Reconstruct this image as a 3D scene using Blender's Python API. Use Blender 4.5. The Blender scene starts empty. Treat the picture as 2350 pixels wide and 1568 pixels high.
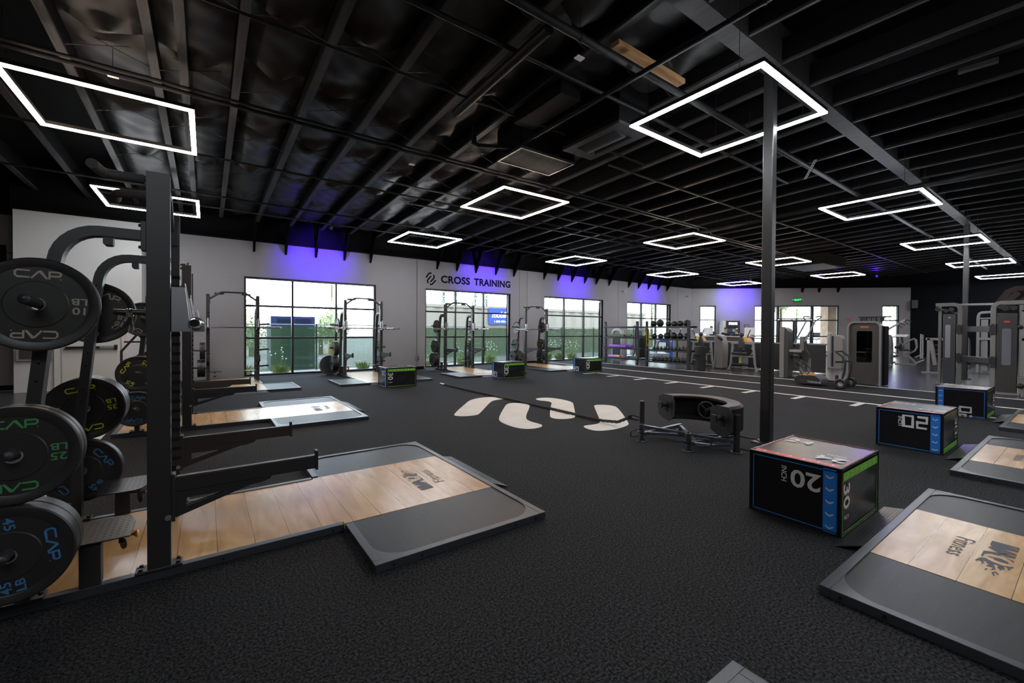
import bpy, bmesh, math, random
from math import sin, cos, pi, radians
from mathutils import Vector, Matrix

random.seed(7)
C = bpy.context.scene.collection
sc = bpy.context.scene

# ------------------------------------------------------------------ camera
CAM_H = 1.42
cam_data = bpy.data.cameras.new('camera')
cam_data.sensor_fit = 'HORIZONTAL'
cam_data.sensor_width = 36.0
cam_data.lens = 977.37 / 2350 * 36.0
cam_data.shift_y = -(784 - 768.03) / 2350
cam_data.clip_end = 300
cam = bpy.data.objects.new('camera', cam_data)
C.objects.link(cam)
sc.camera = cam
_yw, _p, _r = -0.622919, 0.0106057, 0.00567224
def _mat(y, p, r):
    Ry = Matrix(((cos(y), 0, sin(y)), (0, 1, 0), (-sin(y), 0, cos(y))))
    Rx = Matrix(((1, 0, 0), (0, cos(p), -sin(p)), (0, sin(p), cos(p))))
    Rz = Matrix(((cos(r), -sin(r), 0), (sin(r), cos(r), 0), (0, 0, 1)))
    return Rz @ Rx @ Ry
_M = _mat(_yw, _p, _r)
_w = lambda row: Vector((row[0], row[2], -row[1]))
_right, _down, _fwd = _w(_M[0]), _w(_M[1]), _w(_M[2])
cam.matrix_world = Matrix(((_right.x, -_down.x, -_fwd.x, 0), (_right.y, -_down.y, -_fwd.y, 0),
                           (_right.z, -_down.z, -_fwd.z, CAM_H), (0, 0, 0, 1)))

# ------------------------------------------------------------------ daylight, exposure
world = bpy.data.worlds.new('sky'); sc.world = world
world.use_nodes = True
nt = world.node_tree
bg = nt.nodes['Background']
tc = nt.nodes.new('ShaderNodeTexCoord'); sp = nt.nodes.new('ShaderNodeSeparateXYZ')
rp = nt.nodes.new('ShaderNodeValToRGB')
nt.links.new(tc.outputs['Generated'], sp.inputs[0]); nt.links.new(sp.outputs['Z'], rp.inputs[0])
rp.color_ramp.elements[0].position = 0.0; rp.color_ramp.elements[0].color = (0.93, 0.96, 1.0, 1)
rp.color_ramp.elements[1].position = 0.7; rp.color_ramp.elements[1].color = (0.62, 0.75, 1.0, 1)
nt.links.new(rp.outputs[0], bg.inputs['Color'])
SKY = 5.0
bg.inputs['Strength'].default_value = SKY

sc.view_settings.view_transform = 'Standard'
sc.view_settings.look = 'None'
sc.view_settings.exposure = 1.15
sc.view_settings.gamma = 1.0
sc.view_settings.use_curve_mapping = False
sc.cycles.use_denoising = True
sc.cycles.max_bounces = 8
sc.cycles.diffuse_bounces = 4
sc.cycles.glossy_bounces = 4
sc.cycles.transparent_max_bounces = 12
sc.cycles.sample_clamp_indirect = 6.0
sc.cycles.use_light_tree = True
LED = 34.0
WASH = 235.0

# ------------------------------------------------------------------ materials
def nodes_of(name):
    m = bpy.data.materials.new(name); m.use_nodes = True
    return m, m.node_tree, m.node_tree.nodes['Principled BSDF']
def mat(name, col, rough=0.5, metal=0.0, bump=0.0, scale=60.0, var=0.0, vscale=4.0, spec=0.5, coat=0.0, stretch=None):
    m, t, b = nodes_of(name)
    b.inputs['Base Color'].default_value = (*col, 1)
    b.inputs['Roughness'].default_value = rough
    b.inputs['Metallic'].default_value = metal
    b.inputs['Specular IOR Level'].default_value = spec
    b.inputs['Coat Weight'].default_value = coat
    if bump or var:
        tcn = t.nodes.new('ShaderNodeTexCoord')
        src = tcn.outputs['Object']
        if stretch:
            mp = t.nodes.new('ShaderNodeMapping'); mp.inputs['Scale'].default_value = stretch
            t.links.new(src, mp.inputs[0]); src = mp.outputs[0]
    if bump:
        n = t.nodes.new('ShaderNodeTexNoise'); n.inputs['Scale'].default_value = scale; n.inputs['Detail'].default_value = 3
        bp = t.nodes.new('ShaderNodeBump'); bp.inputs['Strength'].default_value = bump; bp.inputs['Distance'].default_value = 0.01
        t.links.new(src, n.inputs['Vector']); t.links.new(n.outputs['Fac'], bp.inputs['Height'])
        t.links.new(bp.outputs[0], b.inputs['Normal'])
    if var:
        n2 = t.nodes.new('ShaderNodeTexNoise'); n2.inputs['Scale'].default_value = vscale; n2.inputs['Detail'].default_value = 5
        r = t.nodes.new('ShaderNodeValToRGB')
        r.color_ramp.elements[0].position = 0.3; r.color_ramp.elements[1].position = 0.7
        r.color_ramp.elements[0].color = (*[max(0, c * (1 - var)) for c in col], 1)
        r.color_ramp.elements[1].color = (*[min(1, c * (1 + var)) for c in col], 1)
        t.links.new(src, n2.inputs['Vector']); t.links.new(n2.outputs['Fac'], r.inputs[0])
        t.links.new(r.outputs[0], b.inputs['Base Color'])
    return m
def emat(name, col, strength):
    m = bpy.data.materials.new(name); m.use_nodes = True; t = m.node_tree
    t.nodes.remove(t.nodes['Principled BSDF'])
    e = t.nodes.new('ShaderNodeEmission'); e.inputs['Color'].default_value = (*col, 1); e.inputs['Strength'].default_value = strength
    t.links.new(e.outputs[0], t.nodes['Material Output'].inputs[0])
    return m
def turf_mat(name, dark, light, scale):
    m, t, b = nodes_of(name)
    tcn = t.nodes.new('ShaderNodeTexCoord')
    n = t.nodes.new('ShaderNodeTexNoise'); n.inputs['Scale'].default_value = scale; n.inputs['Detail'].default_value = 4; n.inputs['Roughness'].default_value = 0.75
    n2 = t.nodes.new('ShaderNodeTexNoise'); n2.inputs['Scale'].default_value = 1.3; n2.inputs['Detail'].default_value = 4
    r = t.nodes.new('ShaderNodeValToRGB')
    r.color_ramp.elements[0].position = 0.42; r.color_ramp.elements[0].color = (*dark, 1)
    r.color_ramp.elements[1].position = 0.64; r.color_ramp.elements[1].color = (*light, 1)
    mx = t.nodes.new('ShaderNodeMixRGB'); mx.blend_type = 'MULTIPLY'; mx.inputs[0].default_value = 0.35
    bp = t.nodes.new('ShaderNodeBump'); bp.inputs['Strength'].default_value = 0.7; bp.inputs['Distance'].default_value = 0.006
    for k in (n, n2): t.links.new(tcn.outputs['Object'], k.inputs['Vector'])
    t.links.new(n.outputs['Fac'], r.inputs[0]); t.links.new(r.outputs[0], mx.inputs[1]); t.links.new(n2.outputs['Fac'], mx.inputs[2])
    t.links.new(mx.outputs[0], b.inputs['Base Color']); t.links.new(n.outputs['Fac'], bp.inputs['Height'])
    t.links.new(bp.outputs[0], b.inputs['Normal'])
    b.inputs['Roughness'].default_value = 0.8; b.inputs['Specular IOR Level'].default_value = 0.10
    return m
def seam_mat(name, c1, c2, seam, rough, bump, grain, coat=0.0, pitch=0.2, ph=0.071, spec=0.5):
    """boards of width `pitch` along the object's x axis with dark joints, grain along y"""
    m, t, b = nodes_of(name)
    tcn = t.nodes.new('ShaderNodeTexCoord'); s = t.nodes.new('ShaderNodeSeparateXYZ'); t.links.new(tcn.outputs['Object'], s.inputs[0])
    def M(op, a, bb=None, v=None):
        k = t.nodes.new('ShaderNodeMath'); k.operation = op; t.links.new(a, k.inputs[0])
        if bb is not None: t.links.new(bb, k.inputs[1])
        if v is not None: k.inputs[1].default_value = v
        return k.outputs[0]
    x = M('DIVIDE', M('SUBTRACT', s.outputs['X'], v=ph), v=pitch)
    fr = M('FRACT', M('ADD', x, v=50.0)); fl = M('FLOOR', M('ADD', x, v=50.0))
    edge = M('LESS_THAN', M('MINIMUM', fr, M('SUBTRACT', M('MULTIPLY', fr, v=0.0), v=-1.0)), v=0.014)
    comb = t.nodes.new('ShaderNodeCombineXYZ'); t.links.new(fl, comb.inputs[0])
    wn = t.nodes.new('ShaderNodeTexWhiteNoise'); t.links.new(comb.outputs[0], wn.inputs['Vector'])
    mp = t.nodes.new('ShaderNodeMapping'); mp.inputs['Scale'].default_value = grain; t.links.new(tcn.outputs['Object'], mp.inputs[0])
    add = t.nodes.new('ShaderNodeVectorMath'); add.operation = 'ADD'; t.links.new(mp.outputs[0], add.inputs[0]); t.links.new(wn.outputs['Color'], add.inputs[1])
    n = t.nodes.new('ShaderNodeTexNoise'); n.inputs['Scale'].default_value = 1.0; n.inputs['Detail'].default_value = 6; n.inputs['Distortion'].default_value = 1.2
    t.links.new(add.outputs[0], n.inputs['Vector'])
    r = t.nodes.new('ShaderNodeValToRGB'); r.color_ramp.elements[0].position = 0.3; r.color_ramp.elements[1].position = 0.72
    r.color_ramp.elements[0].color = (*c1, 1); r.color_ramp.elements[1].color = (*c2, 1); t.links.new(n.outputs['Fac'], r.inputs[0])
    mx = t.nodes.new('ShaderNodeMixRGB'); t.links.new(edge, mx.inputs[0]); t.links.new(r.outputs[0], mx.inputs[1]); mx.inputs[2].default_value = (*seam, 1)
    t.links.new(mx.outputs[0], b.inputs['Base Color'])
    b.inputs['Roughness'].default_value = rough; b.inputs['Coat Weight'].default_value = coat; b.inputs['Coat Roughness'].default_value = 0.25
    b.inputs['Specular IOR Level'].default_value = spec
    bp = t.nodes.new('ShaderNodeBump'); bp.inputs['Strength'].default_value = bump; bp.inputs['Distance'].default_value = 0.004
    t.links.new(n.outputs['Fac'], bp.inputs['Height']); t.links.new(bp.outputs[0], b.inputs['Normal'])
    return m
def glass_mat(name, tint=(0.93, 0.97, 0.96), gloss=0.06):
    m = bpy.data.materials.new(name); m.use_nodes = True; t = m.node_tree; t.nodes.remove(t.nodes['Principled BSDF'])
    tr = t.nodes.new('ShaderNodeBsdfTransparent'); tr.inputs[0].default_value = (*tint, 1)
    gl = t.nodes.new('ShaderNodeBsdfGlossy'); gl.inputs['Roughness'].default_value = 0.02
    mx = t.nodes.new('ShaderNodeMixShader'); mx.inputs[0].default_value = gloss
    t.links.new(tr.outputs[0], mx.inputs[1]); t.links.new(gl.outputs[0], mx.inputs[2]); t.links.new(mx.outputs[0], t.nodes['Material Output'].inputs[0])
    return m
def screen_mat(name, col, open_share):
    """woven windscreen mesh: partly see-through"""
    m = bpy.data.materials.new(name); m.use_nodes = True; t = m.node_tree; b = t.nodes['Principled BSDF']
    b.inputs['Base Color'].default_value = (*col, 1); b.inputs['Roughness'].default_value = 0.8
    tr = t.nodes.new('ShaderNodeBsdfTransparent'); mx = t.nodes.new('ShaderNodeMixShader'); mx.inputs[0].default_value = open_share
    tl = t.nodes.new('ShaderNodeBsdfTranslucent'); tl.inputs[0].default_value = (*col, 1); m2 = t.nodes.new('ShaderNodeMixShader'); m2.inputs[0].default_value = 0.4
    t.links.new(b.outputs[0], m2.inputs[1]); t.links.new(tl.outputs[0], m2.inputs[2])
    t.links.new(m2.outputs[0], mx.inputs[1]); t.links.new(tr.outputs[0], mx.inputs[2]); t.links.new(mx.outputs[0], t.nodes['Material Output'].inputs[0])
    return m

M_turf = turf_mat('black_turf', (0.0008, 0.0008, 0.0009), (0.062, 0.062, 0.067), 78)
M_white_turf = mat('white_turf', (0.62, 0.60, 0.57), 0.9, bump=0.5, scale=300, var=0.06, vscale=3)
M_rubberfloor = mat('grey_rubber_floor', (0.035, 0.036, 0.039), 0.27, spec=0.8, bump=0.03, scale=25, var=0.25, vscale=2.5, stretch=(1, 0.25, 1))
M_wall = mat('grey_wall_paint', (0.285, 0.275, 0.29), 0.7, bump=0.12, scale=40, var=0.05, vscale=0.8)
M_walldark = mat('dark_wall_paint', (0.0032, 0.0038, 0.006), 0.8, spec=0.15, bump=0.1, scale=40)
M_ceil = mat('black_ceiling_paint', (0.003, 0.003, 0.0035), 0.7, bump=0.2, scale=20, spec=0.12)
M_joist = mat('black_painted_timber', (0.034, 0.0325, 0.033), 0.55, spec=0.2, bump=0.25, scale=8, var=0.35, vscale=3, stretch=(6, 0.6, 6))
M_insul = mat('black_insulation_facing', (0.0135, 0.013, 0.0128), 0.45, spec=0.3, bump=0.9, scale=3.0, var=0.2, vscale=2)
M_pipe = mat('black_pipe_paint', (0.010, 0.010, 0.011), 0.5, spec=0.2, bump=0.1, scale=30)
M_steel = mat('black_powder_coat', (0.022, 0.0213, 0.0223), 0.42, bump=0.06, scale=500)
M_steel2 = mat('charcoal_powder_coat', (0.020, 0.0205, 0.022), 0.38, bump=0.05, scale=400)
M_slot = mat('dark_slot', (0.002, 0.002, 0.002), 0.9)
M_alu = mat('brushed_aluminium', (0.36, 0.37, 0.39), 0.33, 0.7, bump=0.08, scale=60, stretch=(1, 1, 12))
M_chrome = mat('chrome', (0.62, 0.62, 0.64), 0.18, 0.85)
M_darkchrome = mat('dark_bar_steel', (0.16, 0.16, 0.17), 0.25, 1.0)
M_bolt = mat('black_oxide_bolt', (0.03, 0.03, 0.033), 0.3, 0.6)
M_orange = mat('orange_plastic', (0.85, 0.33, 0.02), 0.35)
M_foam = mat('grey_foam_grip', (0.06, 0.056, 0.057), 0.75, bump=0.2, scale=300)
M_rubber = mat('plate_rubber', (0.0185, 0.0178, 0.0185), 0.42, bump=0.08, scale=350)
M_uhmw = mat('white_liner', (0.75, 0.75, 0.85), 0.35)
M_glass = glass_mat('window_glass')
M_frameblack = mat('black_window_frame', (0.012, 0.012, 0.014), 0.35)
M_frameside = mat('grey_window_frame', (0.16, 0.17, 0.2), 0.4)
M_wood = seam_mat('oak_boards', (0.41, 0.225, 0.085), (0.60, 0.38, 0.175), (0.07, 0.04, 0.02), 0.27, 0.05, (9, 1.6, 4), coat=0.12, ph=0.071, spec=0.42)
M_mat = seam_mat('rubber_tiles', (0.0095, 0.0095, 0.0097), (0.0155, 0.0155, 0.0158), (0.007, 0.007, 0.0075), 0.42, 0.25, (20, 3, 5), pitch=0.2, ph=0.071, spec=0.28)
M_platframe = mat('platform_steel', (0.045, 0.048, 0.055), 0.36, 0.25, bump=0.05, scale=120)
M_ink = mat('printed_ink', (0.028, 0.026, 0.034), 0.5)
M_tread = mat('tread_plate', (0.2, 0.2, 0.21), 0.32, 0.8)
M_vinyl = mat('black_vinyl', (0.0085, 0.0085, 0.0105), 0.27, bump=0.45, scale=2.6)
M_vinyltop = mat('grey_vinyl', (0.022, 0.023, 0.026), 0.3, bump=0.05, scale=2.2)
M_blue = mat('blue_vinyl', (0.02, 0.17, 0.58), 0.4)
M_green = mat('green_vinyl', (0.13, 0.42, 0.03), 0.42)
M_red = mat('red_vinyl', (0.62, 0.07, 0.07), 0.42)
M_print = mat('light_print', (0.55, 0.54, 0.55), 0.5)
M_tan = mat('tan_lettering', (0.36, 0.31, 0.26), 0.5)
M_pgreen = mat('green_lettering', (0.06, 0.27, 0.09), 0.5)
M_pyellow = mat('yellow_lettering', (0.58, 0.60, 0.02), 0.5)
M_pblue = mat('blue_lettering', (0.05, 0.19, 0.42), 0.5)
M_pgrey = mat('grey_lettering', (0.3, 0.3, 0.31), 0.5)
M_mgrey = mat('machine_grey', (0.20, 0.195, 0.19), 0.38, bump=0.03, scale=200)
M_msilver = mat('machine_silver', (0.33, 0.33, 0.34), 0.32, 0.3)
M_mbrown = mat('machine_dark_panel', (0.05, 0.047, 0.045), 0.36)
M_mblue = mat('machine_slate_panel', (0.07, 0.073, 0.085), 0.34)
M_pad = mat('black_upholstery', (0.011, 0.011, 0.012), 0.4, bump=0.15, scale=120)
M_white = mat('white_plastic', (0.75, 0.75, 0.76), 0.35)
M_smoke = glass_mat('smoked_panel', (0.25, 0.25, 0.27), 0.08)
M_badge = mat('red_badge', (0.62, 0.09, 0.04), 0.4)
M_led = emat('led_white', (0.92, 0.96, 1.0), LED)
M_ledw = emat('led_warm', (1.0, 0.80, 0.64), LED)
M_ledcap = mat('black_extrusion', (0.01, 0.01, 0.01), 0.4)

# ------------------------------------------------------------------ mesh building
class MB:
    def __init__(s):
        s.v = []; s.f = []; s.mi = []; s.sm = []
    def add(s, vs, fs, mi=0, smooth=False):
        o = len(s.v); s.v += [tuple(v) for v in vs]
        for f in fs:
            s.f.append([o + i for i in f]); s.mi.append(mi); s.sm.append(smooth)
        return s
    def box(s, x0, x1, y0, y1, z0, z1, mi=0):
        vs = [(x, y, z) for x in (x0, x1) for y in (y0, y1) for z in (z0, z1)]
        return s.add(vs, [(0, 1, 3, 2), (4, 6, 7, 5), (0, 4, 5, 1), (2, 3, 7, 6), (0, 2, 6, 4), (1, 5, 7, 3)], mi)
    def bar(s, p0, p1, w, h, up=(0, 0, 1), mi=0):
        p0, p1, up = Vector(p0), Vector(p1), Vector(up)
        d = (p1 - p0).normalized()
        a = d.cross(up)
        if a.length < 1e-4: a = d.cross(Vector((1, 0, 0)))
        a.normalize(); b = a.cross(d).normalized()
        vs = [p + a * (w / 2 * i) + b * (h / 2 * j) for p in (p0, p1) for i, j in ((-1, -1), (1, -1), (1, 1), (-1, 1))]
        return s.add(vs, [(3, 2, 1, 0), (4, 5, 6, 7), (0, 1, 5, 4), (1, 2, 6, 5), (2, 3, 7, 6), (3, 0, 4, 7)], mi)
    def sweep(s, pts, sect, up=(0, 0, 1), mi=0, smooth=False, closed=False):
        """sweep the 2-D section along a path; section x goes across, y goes along `up`"""
        pts = [Vector(p) for p in pts]; n = len(pts); k = len(sect); rings = []
        for i, p in enumerate(pts):
            if closed: d = (pts[(i + 1) % n] - pts[i - 1])
            else: d = (pts[min(i + 1, n - 1)] - pts[max(i - 1, 0)])
            d.normalize(); u = Vector(up); a = d.cross(u)
            if a.length < 1e-3: a = d.cross(Vector((1, 0.01, 0)))
            a.normalize(); b = a.cross(d).normalized(); sc_ = 1.0
            if (closed or 0 < i < n - 1):
                d0 = (pts[i] - pts[i - 1]).normalized(); d1 = (pts[(i + 1) % n] - pts[i]).normalized()
                c_ = max(0.5, d0.dot(d)); sc_ = 1 / c_
            bend_a = sc_ if abs((pts[(i + 1) % n] - 2 * p + pts[i - 1]).dot(a)) > 1e-6 else 1
            bend_b = sc_ if abs((pts[(i + 1) % n] - 2 * p + pts[i - 1]).dot(b)) > 1e-6 and bend_a == 1 else 1
            rings += [p + a * (x * bend_a) + b * (y * bend_b) for x, y in sect]
        fs = []
        for i in range(n if closed else n - 1):
            j = (i + 1) % n
            for q in range(k):
                r = (q + 1) % k; fs.append((i * k + q, i * k + r, j * k + r, j * k + q))
        o = len(s.v)
        s.add(rings, fs, mi, smooth)
        if not closed:
            s.f.append([o + q for q in range(k)][::-1]); s.mi.append(mi); s.sm.append(False)
            s.f.append([o + (n - 1) * k + q for q in range(k)]); s.mi.append(mi); s.sm.append(False)
        return s
    def tube(s, pts, r, n=10, mi=0, closed=False, up=(0, 0, 1)):
        return s.sweep(pts, [(r * cos(2 * pi * i / n), r * sin(2 * pi * i / n)) for i in range(n)], up, mi, True, closed)
    def cyl(s, p0, p1, r, r2=None, n=16, mi=0):
        p0, p1 = Vector(p0), Vector(p1); r2 = r if r2 is None else r2; d = (p1 - p0).normalized()
        a = d.orthogonal().normalized(); b = d.cross(a)
        vs = [p + (a * cos(2 * pi * i / n) + b * sin(2 * pi * i / n)) * rr for p, rr in ((p0, r), (p1, r2)) for i in range(n)]
        s.add(vs, [(i, (i + 1) % n, n + (i + 1) % n, n + i) for i in range(n)], mi, True)
        o = len(s.v) - 2 * n
        s.f.append([o + i for i in range(n)][::-1]); s.f.append([o + n + i for i in range(n)]); s.mi += [mi, mi]; s.sm += [False, False]
        return s
    def prism(s, poly, axis, a0, a1, mi=0):
        """extrude a 2-D outline; axis 'x': poly=(y,z), 'y': (x,z), 'z': (x,y)"""
        def P(p, a):
            return {'x': (a, p[0], p[1]), 'y': (p[0], a, p[1]), 'z': (p[0], p[1], a)}[axis]
        n = len(poly)
        vs = [P(p, a0) for p in poly] + [P(p, a1) for p in poly]
        return s.add(vs, [tuple(range(n))[::-1], tuple(range(n, 2 * n))] + [(i, (i + 1) % n, n + (i + 1) % n, n + i) for i in range(n)], mi)
    def lathe(s, prof, n=32, origin=(0, 0, 0), axis=(0, 0, 1), mi=0, mis=None, smooth=True):
        o = Vector(origin); d = Vector(axis).normalized(); a = d.orthogonal().normalized(); b = d.cross(a); k = len(prof)
        vs = []
        for i in range(n):
            t = 2 * pi * i / n; e = a * cos(t) + b * sin(t)
            vs += [o + e * r + d * h for r, h in prof]
        base = len(s.v); s.v += [tuple(v) for v in vs]
        for i in range(n):
            j = (i + 1) % n
            for q in range(k - 1):
                if prof[q][0] < 1e-6 and prof[q + 1][0] < 1e-6: continue
                f = [base + i * k + q, base + j * k + q, base + j * k + q + 1, base + i * k + q + 1]
                if prof[q][0] < 1e-6: f = [f[0], f[2], f[3]]
                elif prof[q + 1][0] < 1e-6: f = [f[0], f[1], f[2]]
                s.f.append(f); s.mi.append(mis[q] if mis else mi); s.sm.append(smooth)
        return s
    def ball(s, c, r, n=20, m=12, sz=1.0, mi=0, sx=1.0, sy=1.0):
        prof = [(r * sin(pi * i / m), -r * cos(pi * i / m)) for i in range(m + 1)]
        prof[0] = (0, -r); prof[-1] = (0, r)
        st = len(s.v); s.lathe(prof, n, (0, 0, 0), (0, 0, 1), mi)
        for i in range(st, len(s.v)):
            x, y, z = s.v[i]; s.v[i] = (c[0] + x * sx, c[1] + y * sy, c[2] + z * sz)
        return s
    def stroke(s, pts, w, f, mi=0, caps=True):
        """flat stroke of width w along 2-D pts, f maps (x, y) to a 3-D point"""
        P = [Vector(p) for p in pts]; L = []; R = []
        for i, p in enumerate(P):
            d = (P[min(i + 1, len(P) - 1)] - P[max(i - 1, 0)]).normalized(); nrm = Vector((-d.y, d.x))
            k = 1.0
            if 0 < i < len(P) - 1:
                k = min(1.6, 1 / max(0.3, (P[i] - P[i - 1]).normalized().dot(d)))
            L.append(p + nrm * w / 2 * k); R.append(p - nrm * w / 2 * k)
        if caps:
            def cap(c, d, a0):
                return [c + Vector((cos(a0 + pi * q / 6), sin(a0 + pi * q / 6))) * w / 2 for q in range(1, 6)]
            d1 = P[-1] - P[-2]; d0 = P[0] - P[1]
            a1 = math.atan2(d1.y, d1.x) - pi / 2; a0 = math.atan2(d0.y, d0.x) - pi / 2
            ring = R + cap(P[-1], d1, a1) + L[::-1] + cap(P[0], d0, a0)
        else: ring = R + L[::-1]
        n = len(P)
        vs = [f(q.x, q.y) for q in R] + [f(q.x, q.y) for q in L]
        s.add(vs, [(i, i + 1, n + i + 1, n + i) for i in range(n - 1)], mi)
        if caps:
            c1 = cap(P[-1], d1, a1); s.add([f(q.x, q.y) for q in [R[-1]] + c1 + [L[-1]]], [tuple(range(7))], mi)
            c0 = cap(P[0], d0, a0); s.add([f(q.x, q.y) for q in [L[0]] + c0 + [R[0]]], [tuple(range(7))], mi)
        return s
    def text(s, txt, size, f, mi=0, sx=1.0, bold=0.0, sp=1.0):
        vs, fs = glyphs(txt, size, bold, sp)
        return s.add([f(x * sx, y) for x, y in vs], fs, mi)
    def build(s, name, mats, parent=None, loc=None, rotz=None, bevel=0.0, fix=True, **props):
        me = bpy.data.meshes.new(name)
        me.from_pydata(s.v, [], s.f)
        for m in (mats if isinstance(mats, (list, tuple)) else [mats]): me.materials.append(m)
        me.polygons.foreach_set('material_index', s.mi)
        me.polygons.foreach_set('use_smooth', s.sm)
        if fix:
            bm = bmesh.new(); bm.from_mesh(me); bmesh.ops.recalc_face_normals(bm, faces=bm.faces); bm.to_mesh(me); bm.free()
        me.update()
        me.set_sharp_from_angle(angle=radians(36))
        o = bpy.data.objects.new(name, me); C.objects.link(o)
        if parent is not None: o.parent = parent
        if loc is not None: o.location = loc
        if rotz is not None: o.rotation_euler.z = rotz
        if bevel:
            b = o.modifiers.new('bevel', 'BEVEL'); b.width = bevel; b.segments = 2; b.limit_method = 'ANGLE'; b.angle_limit = radians(40)
        for k, v in props.items(): o[k] = v
        return o

_gc = {}
def glyphs(txt, size, bold=0.0, sp=1.0):
    key = (txt, size, bold, sp)
    if key not in _gc:
        cu = bpy.data.curves.new('g', 'FONT'); cu.body = txt; cu.size = size; cu.align_x = 'CENTER'; cu.align_y = 'CENTER'
        cu.offset = bold * size; cu.space_character = sp; cu.resolution_u = 3; cu.fill_mode = 'FRONT'
        ob = bpy.data.objects.new('g', cu); C.objects.link(ob)
        me = bpy.data.meshes.new_from_object(ob)
        vs = [(v.co.x, v.co.y) for v in me.vertices]; fs = [tuple(p.vertices) for p in me.polygons]
        xs = [v[0] for v in vs]; ys = [v[1] for v in vs]
        cx, cy = (min(xs) + max(xs)) / 2, (min(ys) + max(ys)) / 2
        vs = [(x - cx, y - cy) for x, y in vs]
        bpy.data.objects.remove(ob); bpy.data.meshes.remove(me); bpy.data.curves.remove(cu)
        _gc[key] = (vs, fs)
    return _gc[key]

def plane(o, u, v):
    o, u, v = Vector(o), Vector(u), Vector(v)
    return lambda x, y: o + u * x + v * y

def tag(o, label=None, cat=None, group=None, kind=None):
    if label: o['label'] = label
    if cat: o['category'] = cat
    if group: o['group'] = group
    if kind: o['kind'] = kind
    return o
def thing(name, label, cat, loc=(0, 0, 0), rotz=0.0, group=None):
    o = bpy.data.objects.new(name, None); C.objects.link(o); o.empty_display_size = 0.1
    o.location = loc; o.rotation_euler = (0, 0, rotz)
    return tag(o, label, cat, group)
KIDS = {}
def copy_tree(o, parent=None):
    c = o.copy(); C.objects.link(c)
    if parent is not None: c.parent = parent
    for ch in [x for x in bpy.data.objects if x.parent == o]: copy_tree(ch, c)
    return c
def arc(cx, cy, r, a0, a1, n):
    return [(cx + r * cos(radians(a0 + (a1 - a0) * i / n)), cy + r * sin(radians(a0 + (a1 - a0) * i / n))) for i in range(n + 1)]
# ------------------------------------------------------------------ the room
YW = 14.40                      # window wall
CZ = 3.94                       # top of the painted wall
ZTOP = 5.35
BW0 = Vector((23.49, 14.40, 0)); BW1 = Vector((32.19, 6.40, 0)); BWD = (BW1 - BW0).normalized()
BWN = Vector((-BWD.y, BWD.x, 0))            # outwards, away from the room
if BWN.x < 0: BWN = -BWN
def bw(s, z, off=0.0):          # point on the chamfered entrance wall
    p = BW0 + BWD * s + BWN * off
    return Vector((p.x, p.y, z))

def struct(name, mb, mats, **k):
    o = mb.build(name, mats, **k); o['kind'] = 'structure'; return o

struct('floor', MB().box(-9, 33, -10, 14.75, -0.2, -0.004), M_rubberfloor)
turf = struct('floor', MB().box(-1.1, 14.05, -10, 14.36, -0.06, 0.0), M_turf)
# painted lines woven into the turf
def flat(mb, x0, x1, y0, y1, z=0.0015): mb.add([(x0, y0, z), (x1, y0, z), (x1, y1, z), (x0, y1, z)], [(0, 1, 2, 3)])
b = MB(); flat(b, 10.61, 10.73, -9, 9.98); b.build('lane_line', M_white_turf, turf)
b = MB(); flat(b, 12.26, 12.38, -9, 14.3); b.build('lane_line', M_white_turf, turf)
b = MB(); flat(b, 14.01, 14.13, -9, 14.3); b.build('lane_line', M_white_turf, turf)
b = MB(); flat(b, -1.33, -1.09, -9, 14.3); b.build('lane_line', M_white_turf, turf)
for i in range(12):
    y = 9.98 - i * 1.024
    b = MB(); flat(b, 10.07, 10.64, y - 0.055, y + 0.055); b.build('distance_tick', M_white_turf, turf)
EMB = [[(3.35, 6.34), (3.33, 6.2), (3.41, 6.12), (3.52, 6.08), (3.66, 6.08), (3.76, 6.16), (4.46, 6.95), (4.69, 7.17), (4.98, 7.18), (5.05, 7.3), (5.04, 7.45), (4.93, 7.54), (4.7, 7.6), (4.5, 7.55), (4.3, 7.43), (4.09, 7.2)],
       [(4.55, 6.54), (3.79, 5.65), (3.67, 5.38), (3.64, 5.04), (3.69, 4.85), (3.83, 4.77), (3.99, 4.8), (4.08, 4.88), (4.1, 5.01), (4.08, 5.18), (4.17, 5.44), (4.92, 6.25), (5.0, 6.42), (4.96, 6.61), (4.84, 6.72), (4.7, 6.68)],
       [(5.48, 6.78), (5.45, 6.64), (5.55, 6.48), (5.5, 6.3), (5.26, 6.06), (4.62, 5.35), (4.54, 5.22), (4.55, 5.1), (4.67, 5.01), (4.80, 5.0), (4.92, 5.04), (5.72, 5.93), (5.86, 6.1), (5.93, 6.35), (5.92, 6.65), (5.85, 6.82), (5.71, 6.89), (5.56, 6.87)],
       [(5.9, 5.57), (5.03, 4.61), (4.92, 4.52), (4.79, 4.47), (4.56, 4.52), (4.47, 4.4), (4.45, 4.22), (4.53, 4.13), (4.78, 4.08), (5.11, 4.14), (5.28, 4.25), (6.18, 5.24), (6.24, 5.41), (6.19, 5.55), (6.07, 5.64), (5.98, 5.63)]]
def chaikin(q, n=2):
    for _ in range(n):
        q = [r for a, c in zip(q, q[1:] + q[:1]) for r in ((a[0] * .75 + c[0] * .25, a[1] * .75 + c[1] * .25), (a[0] * .25 + c[0] * .75, a[1] * .25 + c[1] * .75))]
    return q
for poly in EMB:
    poly = chaikin(poly)
    MB().add([(x, y, 0.002) for x, y in poly], [tuple(range(len(poly)))]).build('emblem_stroke', M_white_turf, turf)

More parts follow.
